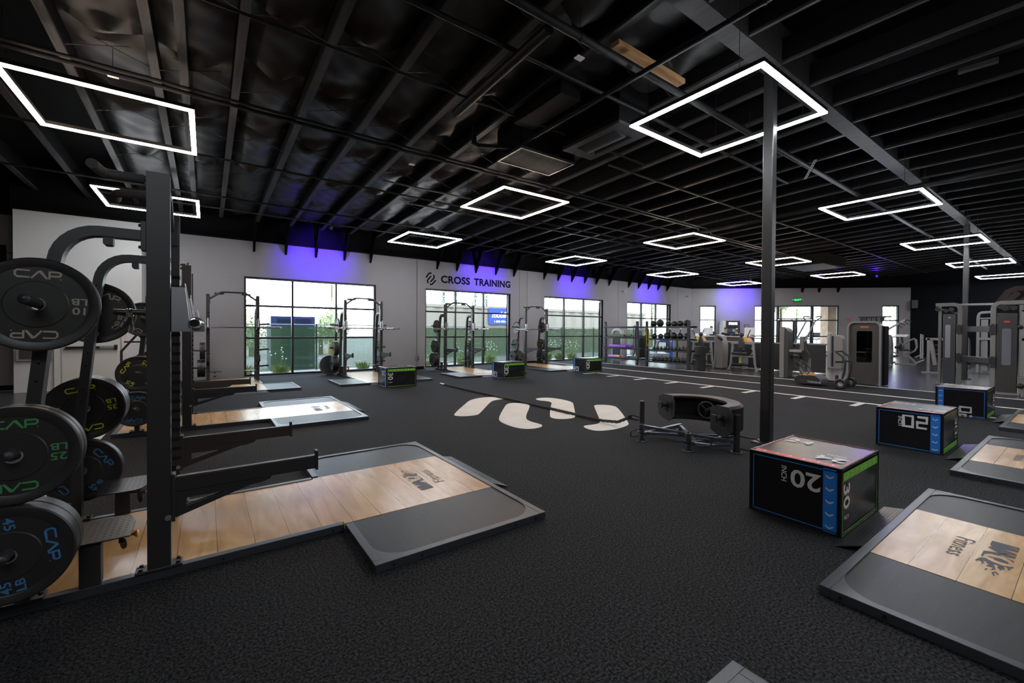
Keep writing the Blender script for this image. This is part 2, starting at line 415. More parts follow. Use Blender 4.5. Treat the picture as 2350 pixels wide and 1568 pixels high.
# window wall with four openings
WX = [(0.885, 4.665), (6.465, 10.245), (12.075, 15.84), (17.65, 21.42)]
WZ = (0.03, 2.92)
b = MB(); x = -9.0
for a, c in WX:
    b.box(x, a, YW, YW + 0.28, 0, ZTOP); b.box(a, c, YW, YW + 0.28, WZ[1], ZTOP); b.box(a, c, YW, YW + 0.28, -0.1, WZ[0]); x = c
b.box(x, 23.7, YW, YW + 0.28, 0, ZTOP)
wall = struct('wall_left', b, M_wall)
# black painted band over the wall top, and bump-out with a door
struct('trim_1', MB().box(-9, 23.6, YW - 0.03, YW - 0.002, CZ, ZTOP), M_ceil)
b = MB()
BY = 13.67
b.box(-3.36, -1.27, BY, YW, 0, CZ + 0.02)
struct('wall_vestibule', b, mat('light_wall_paint', (0.50, 0.50, 0.49), 0.65, bump=0.1, scale=40))
struct('trim_2', MB().box(-3.4, -1.2, BY - 0.03, YW, CZ + 0.02, ZTOP), M_ceil)
dm = mat('cream_door_paint', (0.52, 0.50, 0.46), 0.5)
dr = struct('door_1', MB().box(-2.63, -1.66, BY - 0.035, BY, 0.01, 2.1), dm, bevel=0.004)
b = MB(); b.box(-2.75, -2.66, BY - 0.05, BY, 0, 2.2); b.box(-1.63, -1.55, BY - 0.05, BY, 0, 2.2); b.box(-2.66, -1.63, BY - 0.05, BY, 2.12, 2.2)
b.build('door_frame', dm, dr, bevel=0.004)
b = MB(); b.box(-2.58, -1.74, BY - 0.10, BY - 0.045, 0.93, 1.0); b.box(-2.56, -2.0, BY - 0.115, BY - 0.10, 0.945, 0.985, 1); b.box(-1.76, -1.70, BY - 0.10, BY - 0.03, 0.91, 1.02, 1)
b.build('panic_bar', [M_alu, M_bolt], dr, bevel=0.004)
struct('baseboard_left', MB().box(-9, -3.36, YW - 0.015, YW, 0, 0.11).box(4.7, 6.42, YW - 0.012, YW, 0, 0.09).box(10.3, 12.03, YW - 0.012, YW, 0, 0.09), M_walldark)
# vertical panel joints and exposed conduits on the wall
for i, x in enumerate((6.13, 10.72, 16.95, 22.1)):
    struct('trim_%d' % (3 + i), MB().box(x - 0.012, x + 0.012, YW - 0.004, YW, 0.1, CZ), mat('joint_grey', (0.16, 0.16, 0.17), 0.7))

# window frames and panes
for i, (a, c) in enumerate(WX):
    w = (c - a) / 3; z0, z1 = WZ
    b = MB(); t = 0.055; y0, y1 = YW + 0.05, YW + 0.15
    zs = [z0, 1.145, 2.085, z1]
    for x in (a + t / 2, a + w, a + 2 * w, c - t / 2): b.box(x - t / 2, x + t / 2, y0, y1, z0, z1)
    for k, z in enumerate(zs):
        zz = min(max(z, z0 + t / 2), z1 - t / 2); b.box(a, c, y0 + 0.004, y1 - 0.004, zz - t / 2, zz + t / 2)
    f = struct('window_%d' % (i + 1), b, M_frameblack)
    for p in range(3):
        for q in range(3):
            MB().box(a + p * w + 0.02, a + (p + 1) * w - 0.02, YW + 0.095, YW + 0.101, zs[q] + 0.02, zs[q + 1] - 0.02).build('pane', M_glass, f)
    r = MB(); r.box(a - 0.01, a, YW - 0.01, YW + 0.28, z0, z1); r.box(c, c + 0.01, YW - 0.01, YW + 0.28, z0, z1)
    r.build('jamb', M_wall, f)

# entrance wall (chamfered), built from its own plane
def wbox(b, s0, s1, z0, z1, o0, o1, mi=0):
    vs = [bw(s, z, o) for s in (s0, s1) for o in (o0, o1) for z in (z0, z1)]
    b.add(vs, [(0, 1, 3, 2), (4, 6, 7, 5), (0, 4, 5, 1), (2, 3, 7, 6), (0, 2, 6, 4), (1, 5, 7, 3)], mi)
b = MB(); L = (BW1 - BW0).length
OPEN = [(0.48, 1.40, 0.05), (3.54, 8.12, 0.0), (10.37, 11.26, 0.05)]
s = -0.25
for a, c, z0 in OPEN:
    wbox(b, s, a, 0, ZTOP, 0, 0.25); wbox(b, a, c, 2.93, ZTOP, 0, 0.25)
    if z0: wbox(b, a, c, 0, z0, 0, 0.25)
    s = c
wbox(b, s, L, 0, ZTOP, 0, 0.25)
struct('wall_back', b, M_wall)
b = MB(); wbox(b, -0.2, L + 0.3, CZ, ZTOP, -0.03, -0.003); struct('trim_8', b, M_ceil)
def bwin(name, s0, s1, z0, z1, vs, hs, door=None):
    b = MB(); t = 0.06
    for v in [s0 + t / 2] + vs + [s1 - t / 2]: wbox(b, v - t / 2, v + t / 2, z0, z1, 0.05, 0.15)
    for h in [z0 + t / 2] + hs + [z1 - t / 2]: wbox(b, s0, s1, h - t / 2, h + t / 2, 0.055, 0.145)
    f = struct(name, b, M_frameblack)
    xs = [s0] + vs + [s1]; zs = [z0] + hs + [z1]
    for i in range(len(xs) - 1):
        for j in range(len(zs) - 1):
            p = MB(); wbox(p, xs[i] + 0.02, xs[i + 1] - 0.02, zs[j] + 0.02, zs[j + 1] - 0.02, 0.095, 0.101); p.build('pane', M_glass, f)
    return f
bwin('window_5', 0.48, 1.40, 0.05, 2.93, [], [1.15, 2.08])
bwin('window_6', 10.37, 11.26, 0.05, 2.93, [], [1.15, 2.08])
bwin('window_7', 3.54, 4.86, 0.03, 2.93, [], [1.15, 2.08])
bwin('window_8', 6.74, 8.12, 0.03, 2.93, [], [1.15, 2.08])
bwin('window_9', 4.88, 6.72, 2.12, 2.93, [], [])
for k, (a, c) in enumerate(((4.88, 5.79), (5.81, 6.72))):
    b = MB(); t = 0.10
    wbox(b, a, a + t, 0.02, 2.1, 0.05, 0.12); wbox(b, c - t, c, 0.02, 2.1, 0.05, 0.12)
    for z0, z1 in ((0.02, 0.27), (0.98, 1.03), (2.0, 2.1)): wbox(b, a, c, z0, z1, 0.052, 0.118)
    d = struct('door_%d' % (2 + k), b, M_frameblack)
    p = MB(); wbox(p, a + t, c - t, 0.27, 2.0, 0.08, 0.086); p.build('pane', M_glass, d)
    h = MB(); x = c - 0.14 if k == 0 else a + 0.14
    h.tube([bw(x, 0.95, 0.04), bw(x, 0.95, -0.03), bw(x, 1.25, -0.03), bw(x, 1.25, 0.04)], 0.012); h.build('door_handle', M_alu, d)

# dark wall on the right, with the painted emblem
struct('wall_right', MB().box(32.19, 32.4, -10, 6.45, 0, ZTOP), M_walldark)
b = MB(); F = plane((32.18, 3.15, 3.22), (0, -1, 0), (0, 0, 1)); F2 = plane((32.175, 3.15, 3.22), (0, -1, 0), (0, 0, 1))
for st in ([(0.0, -0.35), (0.35, 0.25), (0.6, 0.38), (0.8, 0.38)], [(0.6, 0.1), (0.35, -0.2), (0.3, -0.4), (0.35, -0.55)], [(1.05, 0.3), (1.05, 0.0), (0.8, -0.25)], [(1.4, 0.1), (1.1, -0.35), (0.8, -0.5)]):
    b.stroke(st, 0.24, F, 0); b.stroke(st, 0.15, F2, 1)
tag(b.build('wall_emblem', [mat('orange_paint', (0.045, 0.009, 0.005), 0.6, spec=.2), mat('grey_paint', (0.016, 0.015, 0.018), 0.6, spec=.2)], fix=False), 'orange edged grey swoosh emblem painted high on the dark wall', 'wall emblem')
struct('wall_rear', MB().box(-9, 32.4, -10.2, -10, 0, ZTOP + 0.3), M_walldark)
struct('wall_side', MB().box(-9.2, -9, -10.2, 14.7, 0, ZTOP + 0.3), M_walldark)

# ------------------------------------------------------------------ roof: deck, beam, joists, struts
def jz(y):                       # underside of the joists
    return 4.72 - 0.028 * (y - 2.45) if y > 2.45 else 4.72 - 0.02 * (2.45 - y)
ceil = struct('ceiling', MB().prism([(-10.2, 5.02), (2.45, 5.28), (14.7, 4.93), (14.7, 5.4), (-10.2, 5.5)], 'x', -9.2, 33.5), M_ceil)
MB().box(-9, 32.3, 2.36, 2.58, 4.70, 5.2).build('beam', M_joist, ceil)
jx = [-0.22] + [0.33 + 0.8375 * k for k in range(-10, 38)]
for x in jx:
    if x < -7: continue
    w = 0.045 if x < 9 else 0.03
    b = MB().prism([(2.58, jz(2.58)), (13.86, jz(13.86)), (13.86, jz(13.86) + 0.035), (2.58, jz(2.58) + 0.035)], 'x', x - w, x + w)
    b.prism([(2.58, jz(2.58) + 0.035), (13.86, jz(13.86) + 0.035), (13.86, jz(13.86) + 0.34), (2.58, jz(2.58) + 0.34)], 'x', x - w * .8, x + w * .8, 1)
    b.build('joist', [M_joist, M_ceil], ceil)
for x in [0.75 + 0.8375 * k for k in range(0, 36)]:
    b = MB().prism([(-9.9, jz(-9.9)), (2.36, jz(2.36)), (2.36, jz(2.36) + 0.03), (-9.9, jz(-9.9) + 0.03)], 'x', x - 0.02, x + 0.02)
    b.prism([(-9.9, jz(-9.9) + .03), (2.36, jz(2.36) + .03), (2.36, jz(2.36) + 0.3), (-9.9, jz(-9.9) + 0.3)], 'x', x - 0.015, x + 0.015, 1)
    b.build('joist', [M_joist, M_ceil], ceil)
for x in (1.13, 1.95, 2.79, 3.64, 4.48, 6.92, 7.74, 8.58, 9.51, 10.41, 12.04, 12.87, 13.71, 14.54, 15.33, 16.24, 17.72, 18.53, 19.35, 20.2, 21.02):
    MB().prism([(14.395, 3.64), (14.395, 3.96), (14.0, 4.75), (13.72, 4.75), (13.8, 4.42)], 'x', x - 0.03, x + 0.03).build('knee_strut', M_ceil, ceil)
for s in (6.1, 7.0, 8.0):
    p0, p1 = bw(s, 3.72, -0.02), bw(s, 4.6, -0.55); MB().bar(p0, p1, 0.05, 0.22, up=BWN).build('knee_strut', M_ceil, ceil)
# sagging insulation between the joists over the racks
for k in range(9):
    x0 = 0.33 + 0.8375 * (k - 2) + 0.045; x1 = x0 + 0.8375 - 0.09
    rnd = random.Random(k); nx, ny = 14, 130
    vs = []
    cuts = [3.4 + rnd.uniform(-.2, .2), 5.1 + rnd.uniform(-.2, .2), 6.6 + rnd.uniform(-.2, .2), 8.3 + rnd.uniform(-.2, .2), 10.1, 12.0]
    ph = [rnd.uniform(0, 6) for _ in range(8)]
    for j in range(ny + 1):
        y = 2.6 + (13.8 - 2.6) * j / ny
        for i in range(nx + 1):
            u = i / nx; x = x0 + (x1 - x0) * u
            sag = 0.13 * sin(pi * u) * (0.7 + 0.3 * sin(y * 1.1 + ph[0]))
            for q, cy in enumerate(cuts):
                dy = y - cy
                if abs(dy) < 0.55:
                    sag += (0.08 * sin(pi * u) * math.exp(-(dy / 0.22) ** 2) * (1 if dy < 0 else -1.7)) + 0.035 * sin(u * 9 + ph[q] + dy * 16) * math.exp(-(dy / 0.28) ** 2) * sin(pi * u)
            sag += 0.012 * sin(7 * y + 3 * u + ph[6]) * sin(5 * u + ph[7]) + 0.006 * sin(17 * y - 9 * u + ph[5])
            vs.append((x, y, jz(y) + 0.25 - sag))
    fs = [(j * (nx + 1) + i, j * (nx + 1) + i + 1, (j + 1) * (nx + 1) + i + 1, (j + 1) * (nx + 1) + i) for j in range(ny) for i in range(nx)]
    MB().add(vs, fs, 0, True).build('insulation_blanket', M_insul, ceil, fix=False)
# cross bracing wires between joists
for y in (3.6, 5.2, 6.9, 8.6, 10.4, 12.2):
    b = MB()
    for k in range(0, 8):
        x0 = 0.33 + 0.8375 * (k - 2); x1 = x0 + 0.8375
        b.bar((x0, y, jz(y) + 0.02), (x1, y + 0.03, jz(y) + 0.30), 0.012, 0.006); b.bar((x0, y + 0.02, jz(y) + 0.30), (x1, y, jz(y) + 0.02), 0.012, 0.006)
    b.build('cross_bracing', M_joist, ceil)
# bright light-hanger rails crossing the joists
for y, xa in ((5.6, 6.3), (7.9, 6.0), (8.8, 3.0), (9.9, 4.0), (12.9, -2.0)):
    MB().box(xa, 31.5, y, y + 0.03, jz(y) - 0.035, jz(y) - 0.005).build('cross_rail', M_joist, ceil)

# ------------------------------------------------------------------ columns
def column(x, y, label):
    t = thing('steel_column', label, 'column', (x, y, 0))
    MB().box(-0.06, 0.06, -0.06, 0.06, 0.012, 4.70).build('post', M_steel, t, bevel=0.012)
    MB().box(-0.13, 0.13, -0.13, 0.13, 0.0, 0.014).build('base_plate', M_steel, t)
column(5.795, 2.50, 'tall black square steel column rising from the turf through the white light frame')
column(18.75, 2.48, 'grey steel column standing behind the big cable machine on the right')
# ------------------------------------------------------------------ square LED frames
def led_frame(x0, y0, warm, label):
    t = thing('light_frame', label, 'ceiling light', (x0 + 0.8, y0 + 0.8, 4.0), 0, 'square LED frames hanging in a grid')
    a, w, h = 0.80, 0.054, 0.018
    m = M_ledw if warm else M_led
    for (ax, ay, bx, by) in ((-a, -a, a, -a + w), (-a, a - w, a, a), (-a, -a + w, -a + w, a - w), (a - w, -a + w, a, a - w)):
        o = MB().box(ax, bx, ay, by, 0, h).build('light_bar', m, t)
        MB().box(ax, bx, ay, by, h, h + 0.045).build('housing', M_ledcap, o)
    for sx in (-1, 1):
        for sy in (-1, 1):
            zt = jz(y0 + 0.8 + sy * 0.6) - 4.0 + 0.1
            MB().cyl((sx * (a - w / 2), sy * 0.55, h), (sx * (a - w / 2), sy * 0.55, zt), 0.003, n=6).build('hanging_wire', M_bolt, t)
    return t
lx = [-1.71, 4.36, 10.45, 16.55, 22.65, 28.85]
names = {
 (0, 1): (1, 'warm white square LED frame at the upper left, over the nearest rack'),
 (0, 2): (0, 'cool white square LED frame seen behind the nearest rack upright'),
 (1, 0): (0, 'largest cool white square LED frame, around the top of the black column'),
 (1, 1): (1, 'warm white square LED frame over the white turf emblem'),
 (1, 2): (0, 'cool white square LED frame before the window wall, left of the wall lettering'),
 (2, 0): (0, 'cool white square LED frame right of the black column, the larger one near the beam'),
 (2, 1): (1, 'warm white square LED frame just left of the black column'),
 (2, 2): (0, 'cool white square LED frame above the wall lettering, to its right'),
 (3, 0): (0, 'cool white square LED frame touching the top of the grey far column'),
 (3, 1): (1, 'warm white square LED frame partly hidden behind the black column'),
 (3, 2): (0, 'cool white square LED frame over the slam ball rack'),
 (4, 0): (0, 'cool white square LED frame crossed by the grey far column'),
 (4, 1): (1, 'warm white square LED frame above the green exit sign'),
 (4, 2): (0, 'smallest cool white square LED frame, just left of the black column'),
 (5, 0): (0, 'cool white square LED frame at the right edge near the dark wall')}
for i in range(4):
    led_frame(lx[i], -2.46, 0, ('first', 'second', 'third', 'fourth')[i] + ' square LED frame of the row behind the camera')
for (i, j), (wm, lab) in names.items():
    led_frame(lx[i], (1.94, 6.35, 10.79)[j], wm, lab)

# blue wall washers on the joists
M_bluel = emat('blue_lens', (0.004, 0.004, 1.0), 8)
def washer(pos, target, label, energy=WASH, size=1.5):
    t = thing('wall_washer', label, 'spotlight', pos)
    d = (Vector(target) - Vector(pos)).normalized()
    o = MB().cyl((0, 0, 0), tuple(-d * 0.16), 0.05, 0.04).build('housing', M_steel, t)
    MB().cyl(tuple(d * 0.002), tuple(d * 0.006), 0.042).build('lens', M_bluel, t)
    MB().bar((0, 0, 0.02), (0, 0, 0.34), 0.03, 0.006).build('bracket', M_steel, t)
    l = bpy.data.lights.new('blue_spot', 'SPOT'); l.energy = energy; l.color = (0.09, 0.015, 1.0); l.spot_size = size; l.spot_blend = 0.9; l.shadow_soft_size = 0.03
    lo = bpy.data.objects.new('blue_spot', l); C.objects.link(lo); lo.parent = t; lo.location = d * 0.03
    lo.rotation_euler = (-d).to_track_quat('Z', 'Y').to_euler()
wl = ['over the first window on the left', 'over the wall lettering', 'over the third window', 'over the fourth window']
for (x, z), lab in zip(((2.85, 3.62), (8.9, 3.62), (13.85, 3.55), (19.4, 3.5)), wl):
    washer((x, 12.75, 4.25), (x, YW, z - 0.05), 'small black spotlight throwing blue light on the wall ' + lab)
p = bw(2.6, 3.75); q = bw(2.6, 4.2, -1.7)
washer(tuple(q), tuple(bw(2.6, 3.5)), 'small black spotlight throwing blue light on the wall over the drinks fridge', 260)
washer((28.3, 6.95, 4.33), (20, 5.2, 5.3), 'glowing blue spotlight on the ceiling near the dark wall', 120, 2.2)

# ------------------------------------------------------------------ pipes, conduits, ducts
def pipe(pts, r, label, cat='pipe', name='ceiling_pipe', m=None, hang=True):
    t = thing(name, label, cat)
    MB().tube(pts, r, 12).build('pipe_run', m or M_pipe, t)
    if hang:
        n = 0
        for a, c in zip(pts[:-1], pts[1:]):
            a, c = Vector(a), Vector(c); L = (c - a).length
            if L < 2.5 or abs((c - a).z) > 0.5: continue
            for k in range(1, min(7, int(L / 2.4) + 1)):
                q = a + (c - a) * (k * 2.4 / L) if k * 2.4 < L else None
                if q is None: continue
                b = MB(); b.lathe([(r + 0.001, -0.012), (r + 0.006, -0.012), (r + 0.006, 0.012), (r + 0.001, 0.012)], 12, q, (c - a))
                b.cyl((q.x, q.y, q.z + r), (q.x, q.y, max(q.z + r + 0.05, jz(q.y) + 0.12)), 0.004, n=6)
                b.build('pipe_hanger', M_pipe, t)
    return t
pipe([(-4, 3.85, 4.55), (9.8, 3.88, 4.5)], 0.028, 'thin black pipe crossing the ceiling in front of the air units')
pipe([(-4, 3.25, 4.52), (4.45, 3.25, 4.50), (30, 3.3, 4.46)], 0.045, 'thick black sprinkler main running the length of the ceiling near the beam')
pipe([(2.85, 3.35, 4.5), (2.85, 5.35, 4.46)], 0.06, 'short thick black pipe branching off the sprinkler main toward the windows')
pipe([(4.05, -3, 4.38), (4.05, 5.55, 4.36), (3.93, 5.68, 4.37), (3.55, 5.9, 4.38), (3.5, 5.95, 4.42), (3.5, 5.95, 4.7)], 0.03, 'long black pipe running under the beam toward the windows, turning up at its end')
pipe([(-5, 6.70, 4.42), (4.1, 6.76, 4.42), (4.3, 6.76, 4.42), (12, 6.78, 4.40), (12.6, 7.1, 4.40), (19, 7.15, 4.38)], 0.02, 'upper of the two parallel black conduits crossing the ceiling', 'conduit', 'ceiling_conduit', hang=False)
pipe([(-5, 6.84, 4.42), (11.6, 6.92, 4.40), (12.2, 7.25, 4.40), (19, 7.3, 4.38)], 0.026, 'lower of the two parallel black conduits crossing the ceiling', 'conduit', 'ceiling_conduit', hang=False)
pipe([(-5, 4.9, 4.50), (6.5, 4.95, 4.46)], 0.016, 'thin black conduit crossing the joists over the nearest rack', 'conduit', 'ceiling_conduit', hang=False)
pipe([(-5, 8.95, 4.36), (14, 9.0, 4.34)], 0.02, 'thin black conduit crossing the ceiling beyond the warm light frames', 'conduit', 'ceiling_conduit', hang=False)
pipe([(-5, 11.3, 4.30), (21, 11.35, 4.28)], 0.02, 'thin black conduit crossing the ceiling near the window wall', 'conduit', 'ceiling_conduit', hang=False)
pipe([(11.9, 12.9, 4.24), (11.9, 4.6, 4.38), (11.9, -2, 4.5)], 0.06, 'thick black duct pipe running across the gym over the storage racks')
pipe([(9.2, -6, 4.55), (9.25, 2.2, 4.52)], 0.03, 'black pipe on the right ceiling beyond the beam', hang=False)

def box_unit(x0, x1, y0, y1, z0, z1, label):
    t = thing('air_unit', label, 'air conditioner', ((x0 + x1) / 2, (y0 + y1) / 2, z0)); w, d, h = (x1 - x0) / 2, (y1 - y0) / 2, z1 - z0
    MB().box(-w, w, -d, d, 0.03, h).build('cabinet', M_ceil, t, bevel=0.01)
    return t, w, d, h
t, w, d, h = box_unit(4.0, 5.15, 5.35, 6.03, 4.28, 4.95, 'black return air box with a flat grille, hanging beside the warm light frame')
b = MB(); b.box(-w, w, -d, -d + .03, -.01, .03).box(-w, w, d - .03, d, -.01, .03).box(-w, -w + .03, -d + .03, d - .03, -.01, .03).box(w - .03, w, -d + .03, d - .03, -.01, .03)
b.build('grille_frame', M_steel2, t)
b = MB()
for k in range(18): b.box(-w + .03, w - .03, -d + .035 + k * .036, -d + .047 + k * .036, 0.0, .028)
b.build('grille', M_joist, t)
t, w, d, h = box_unit(4.56, 5.2, 3.88, 5.02, 4.26, 4.9, 'black supply air unit with a curved outlet, left of the largest light frame')
b = MB(); b.box(-w, w, -d, -d + .2, -.01, .03).box(-w, w, d - .2, d, -.01, .03).box(-w, -w + .12, -d + .2, d - .2, -.01, .03).box(w - .12, w, -d + .2, d - .2, -.01, .03)
b.build('outlet_frame', M_joist, t)
b = MB(); a = arc(0.0, 0.16, 0.2, 200, 320, 8)
b.prism(a, 'y', -d + .21, d - .21); b.build('outlet_vane', M_steel2, t)
t, w, d, h = box_unit(3.6, 3.95, 4.0, 5.0, 4.36, 4.58, 'black louvred duct box behind the supply air unit')
t, w, d, h = box_unit(19.4, 21.6, 6.3, 7.9, 4.08, 4.5, 'far black air unit hanging over the machines')
MB().box(-w + .1, w - .1, -d + .1, d - .1, 0.0, 0.028).build('grille', M_joist, t)
# bare timber plank
tag(MB().box(3.72, 5.0, 3.18, 3.30, 4.60, 4.66).build('timber_plank', mat('bare_pine', (0.42, 0.235, 0.10), 0.55, bump=0.2, scale=6, var=0.25, vscale=3, stretch=(1, 14, 8)), bevel=0.003),
    'unpainted pine plank fixed across the black joists left of the largest light frame', 'plank')
# hanging sensor tag boxes
for (x, y, lab) in ((-0.9, 6.95, 'small white sensor hanging inside the warm light frame at the upper left'), (3.35, 3.42, 'small grey junction box on the ceiling beside the thick pipe'), (3.05, 7.4, 'small white tag hanging below the insulation')):
    t = thing('ceiling_sensor', lab, 'sensor', (x, y, 4.42))
    MB().box(-.05, .05, -.035, .035, 0, .012).build('body', M_white, t); MB().cyl((0, 0, .01), (0, 0, .35), .003, n=6).build('wire', M_bolt, t)
b = MB().box(-.035, .035, -.16, .16, 0, .05)
tag(b.build('cable_splice_box', M_joist, loc=(7.3, 0.9, 4.5), rotz=radians(8)), 'small grey cable box on a joist right of the beam', 'junction box')
MBt = MB().box(-.02, .02, -.5, .5, 0, .012); 
for k in range(8): MBt.box(-.008, .008, -.45 + k * .12, -.39 + k * .12, -.0015, 0, 1)
tag(MBt.build('slotted_hanger', [M_alu, M_slot], loc=(8.75, 3.1, 4.3), rotz=radians(-62)), 'thin slotted metal strut hanging right of the black column', 'strut')

# ------------------------------------------------------------------ platforms
WOLF = [[(1.826,-0.29),(1.708,-0.288),(1.708,-0.249),(1.749,-0.25),(1.708,-0.23),(1.708,-0.189),(1.768,-0.178),(1.709,-0.151),(1.708,-0.123),(1.767,-0.124),(1.708,-0.102),(1.709,-0.071),(1.746,-0.049),(1.826,-0.139),(1.827,-0.158),(1.816,-0.164),(1.826,-0.208),(1.826,-0.254)],[(1.837,-0.056),(1.768,-0.094),(1.743,-0.098),(1.77,-0.041),(1.737,-0.031),(1.709,-0.018),(1.708,0.019),(1.725,-0.013),(1.747,-0.029),(1.77,-0.037),(1.802,-0.036),(1.819,-0.021),(1.828,0.001),(1.827,0.049),(1.837,0.058)],[(1.811,0.02),(1.79,0.014),(1.759,0.001),(1.732,0.023),(1.723,0.044),(1.729,0.059),(1.753,0.062),(1.782,0.056),(1.787,0.027),(1.808,0.033)],[(1.836,0.084),(1.817,0.07),(1.778,0.101),(1.742,0.112),(1.716,0.096),(1.705,0.077),(1.702,0.101),(1.71,0.124),(1.714,0.169),(1.721,0.148),(1.722,0.125),(1.737,0.126),(1.73,0.161),(1.735,0.188),(1.743,0.168),(1.74,0.207),(1.752,0.184),(1.759,0.166),(1.756,0.141),(1.764,0.132),(1.776,0.136),(1.762,0.198),(1.762,0.219),(1.779,0.242),(1.773,0.21),(1.779,0.19),(1.797,0.2),(1.8,0.188),(1.79,0.165),(1.805,0.148),(1.803,0.132),(1.82,0.123),(1.809,0.162),(1.823,0.211),(1.819,0.168),(1.829,0.143),(1.844,0.149),(1.835,0.178),(1.85,0.152)],[(1.799,0.259),(1.798,0.241),(1.791,0.227),(1.789,0.24),(1.792,0.261),(1.797,0.271)],[(1.771,0.27),(1.757,0.239),(1.742,0.272),(1.744,0.286),(1.758,0.263),(1.762,0.276),(1.754,0.308),(1.758,0.317)]]
PZ = 0.050
def make_platform():
    t = thing('lifting_platform', '', 'platform')
    # wide part x 1.01..2.297, y +-1.232 ; narrow part x -0.75..1.01, y +-.575
    XW0, XW1, YWD, YN, XN = 1.01, 2.297, 1.232, 0.578, -0.78
    r = 0.05
    rails = [(XW1 - r, XW1, -YWD, YWD), (XW0, XW1 - r, -YWD, -YWD + r), (XW0, XW1 - r, YWD - r, YWD), (XW0, XW0 + r, -YWD + r, -YN), (XW0, XW0 + r, YN, YWD - r),
             (XN, XW0 - 0.01, -YN, -YN + r), (XN, XW0 - 0.01, YN - r, YN), (XN, XN + r, -YN + r, YN - r)]
    for k, (a, c, e, f) in enumerate(rails):
        MB().box(a, c, e, f, 0, PZ).build('frame_rail', M_platframe, t, bevel=0.003)
    for sx, cx in ((1, XW1 - r), (-1, XW0 + r)):
        for sy in (-1, 1):
            cy = sy * (YWD - r); R = 0.20
            pts = [(cx, cy)]
            for q in range(9):
                a = radians(90 * q / 8)
                pts.append((cx - sx * (R - R * sin(a)) , cy - sy * (R - R * cos(a))))
            # concave gusset between the rails
            pts = [(cx, cy), (cx, cy - sy * R)] + [(cx - sx * R * (1 - cos(radians(90 * q / 8))), cy - sy * R * (1 - sin(radians(90 * q / 8)))) for q in range(1, 8)] + [(cx - sx * R, cy)]
            MB().prism(pts, 'z', 0.034, PZ - 0.001).build('corner_gusset', M_platframe, t)
    MB().box(XW0, XW1 - r, -0.555, 0.555, 0.004, 0.044).box(XN + r, XW0, -YN + r, YN - r, 0.004, 0.044).build('wood_deck', M_wood, t)
    for sy in (-1, 1):
        y0, y1 = sorted((sy * 0.558, sy * (YWD - r)))
        MB().box(XW0 + r, XW1 - r, y0, y1, 0.004, 0.042).build('rubber_tile', M_mat, t)
    class BB:
        def cyl(s, *a, **k): MB().cyl(*a, **k).build('bolt', M_bolt, t)
    b = BB()
    for k in range(9):
        y = -1.1 + k * 0.275
        if abs(y) > 0.62: b.cyl((XW1, y, 0.024), (XW1 + 0.004, y, 0.024), 0.009, n=8)
    for sy in (-1, 1):
        for x in (1.12, 1.30, 2.02, 2.2): b.cyl((x, sy * YWD, 0.024), (x, sy * (YWD + 0.005), 0.024), 0.010, n=8)
        for x in (0.93, 0.3, -0.4): b.cyl((x, sy * YN, 0.024), (x, sy * (YN + 0.004), 0.024), 0.009, n=8)
        for y in (0.68, 0.82, 1.15): b.cyl((XW0, sy * y, 0.024), (XW0 - 0.005, sy * y, 0.024), 0.009, n=8)
    # ramp of tread plate at the front
    b = MB(); x0, x1, ya, yb = XW1 + 0.004, XW1 + 0.14, -0.54, 0.56
    b.add([(x0, ya + 0.06, 0.044), (x0, yb - 0.06, 0.044), (x1, yb, 0.003), (x1, ya, 0.003), (x0, ya + 0.06, 0.036), (x0, yb - 0.06, 0.036), (x1, yb, 0.0), (x1, ya, 0.0)],
          [(0, 1, 2, 3), (7, 6, 5, 4), (0, 4, 5, 1), (3, 2, 6, 7), (0, 3, 7, 4), (1, 5, 6, 2)])
    rp_ = b.build('ramp', M_steel2, t)
    b = MB()
    for k in range(44):
        for q in range(5):
            y = ya + 0.08 + k * 0.0225; u = 0.12 + q * 0.19 + (0.09 if k % 2 else 0); 
            if u > 0.95 or y > yb - 0.07: continue
            x = x0 + (x1 - x0) * u; z = 0.044 - 0.041 * u + 0.001; s = 1 if k % 2 else -1; dx, dy = 0.009, 0.007 * s
            b.add([(x - dx, y - dy, z + .003), (x - dy * .3, y + dx * .35 * s, z + .0015), (x + dx, y + dy, z - .002), (x + dy * .3, y - dx * .35 * s, z + .0005)], [(0, 1, 2, 3)])
    b.build('raised_tread', M_tread, rp_, fix=False)
    b = MB()
    for poly in WOLF: b.add([(x, y, 0.0455) for x, y in poly], [tuple(range(len(poly)))])
    b.text('Fitness', 0.125, plane((1.93, -0.005, 0.0455), (0, 1, 0), (-1, 0, 0)), sx=1.05, bold=0.004, sp=1.06)
    b.build('printed_logo', M_ink, t)
    return t
plat = make_platform()
GP = 'oak and rubber lifting platforms'
RACKS = {  # id: (origin, rotation, phrase)
 1: ((-0.217, 3.68), 0.0, 'the nearest rack'),
 2: ((-0.217, 7.98), 0.0, 'the second rack in the left row'),
 3: ((0.58, 13.24), -pi / 2, 'the rack at the left edge of the first window'),
 4: ((3.91, 13.24), -pi / 2, 'the rack at the right edge of the first window'),
 5: ((7.23, 13.24), -pi / 2, 'the rack under the wall lettering'),
 6: ((10.69, 13.24), -pi / 2, 'the rack before the blank wall between windows')}
first = True
def place(master, loc, rot, label, group=None, z=0.0):
    global first
    c = copy_tree(master); c.location = (loc[0], loc[1], z); c.rotation_euler = (0, 0, rot); c['label'] = label
    if group: c['group'] = group
    return c
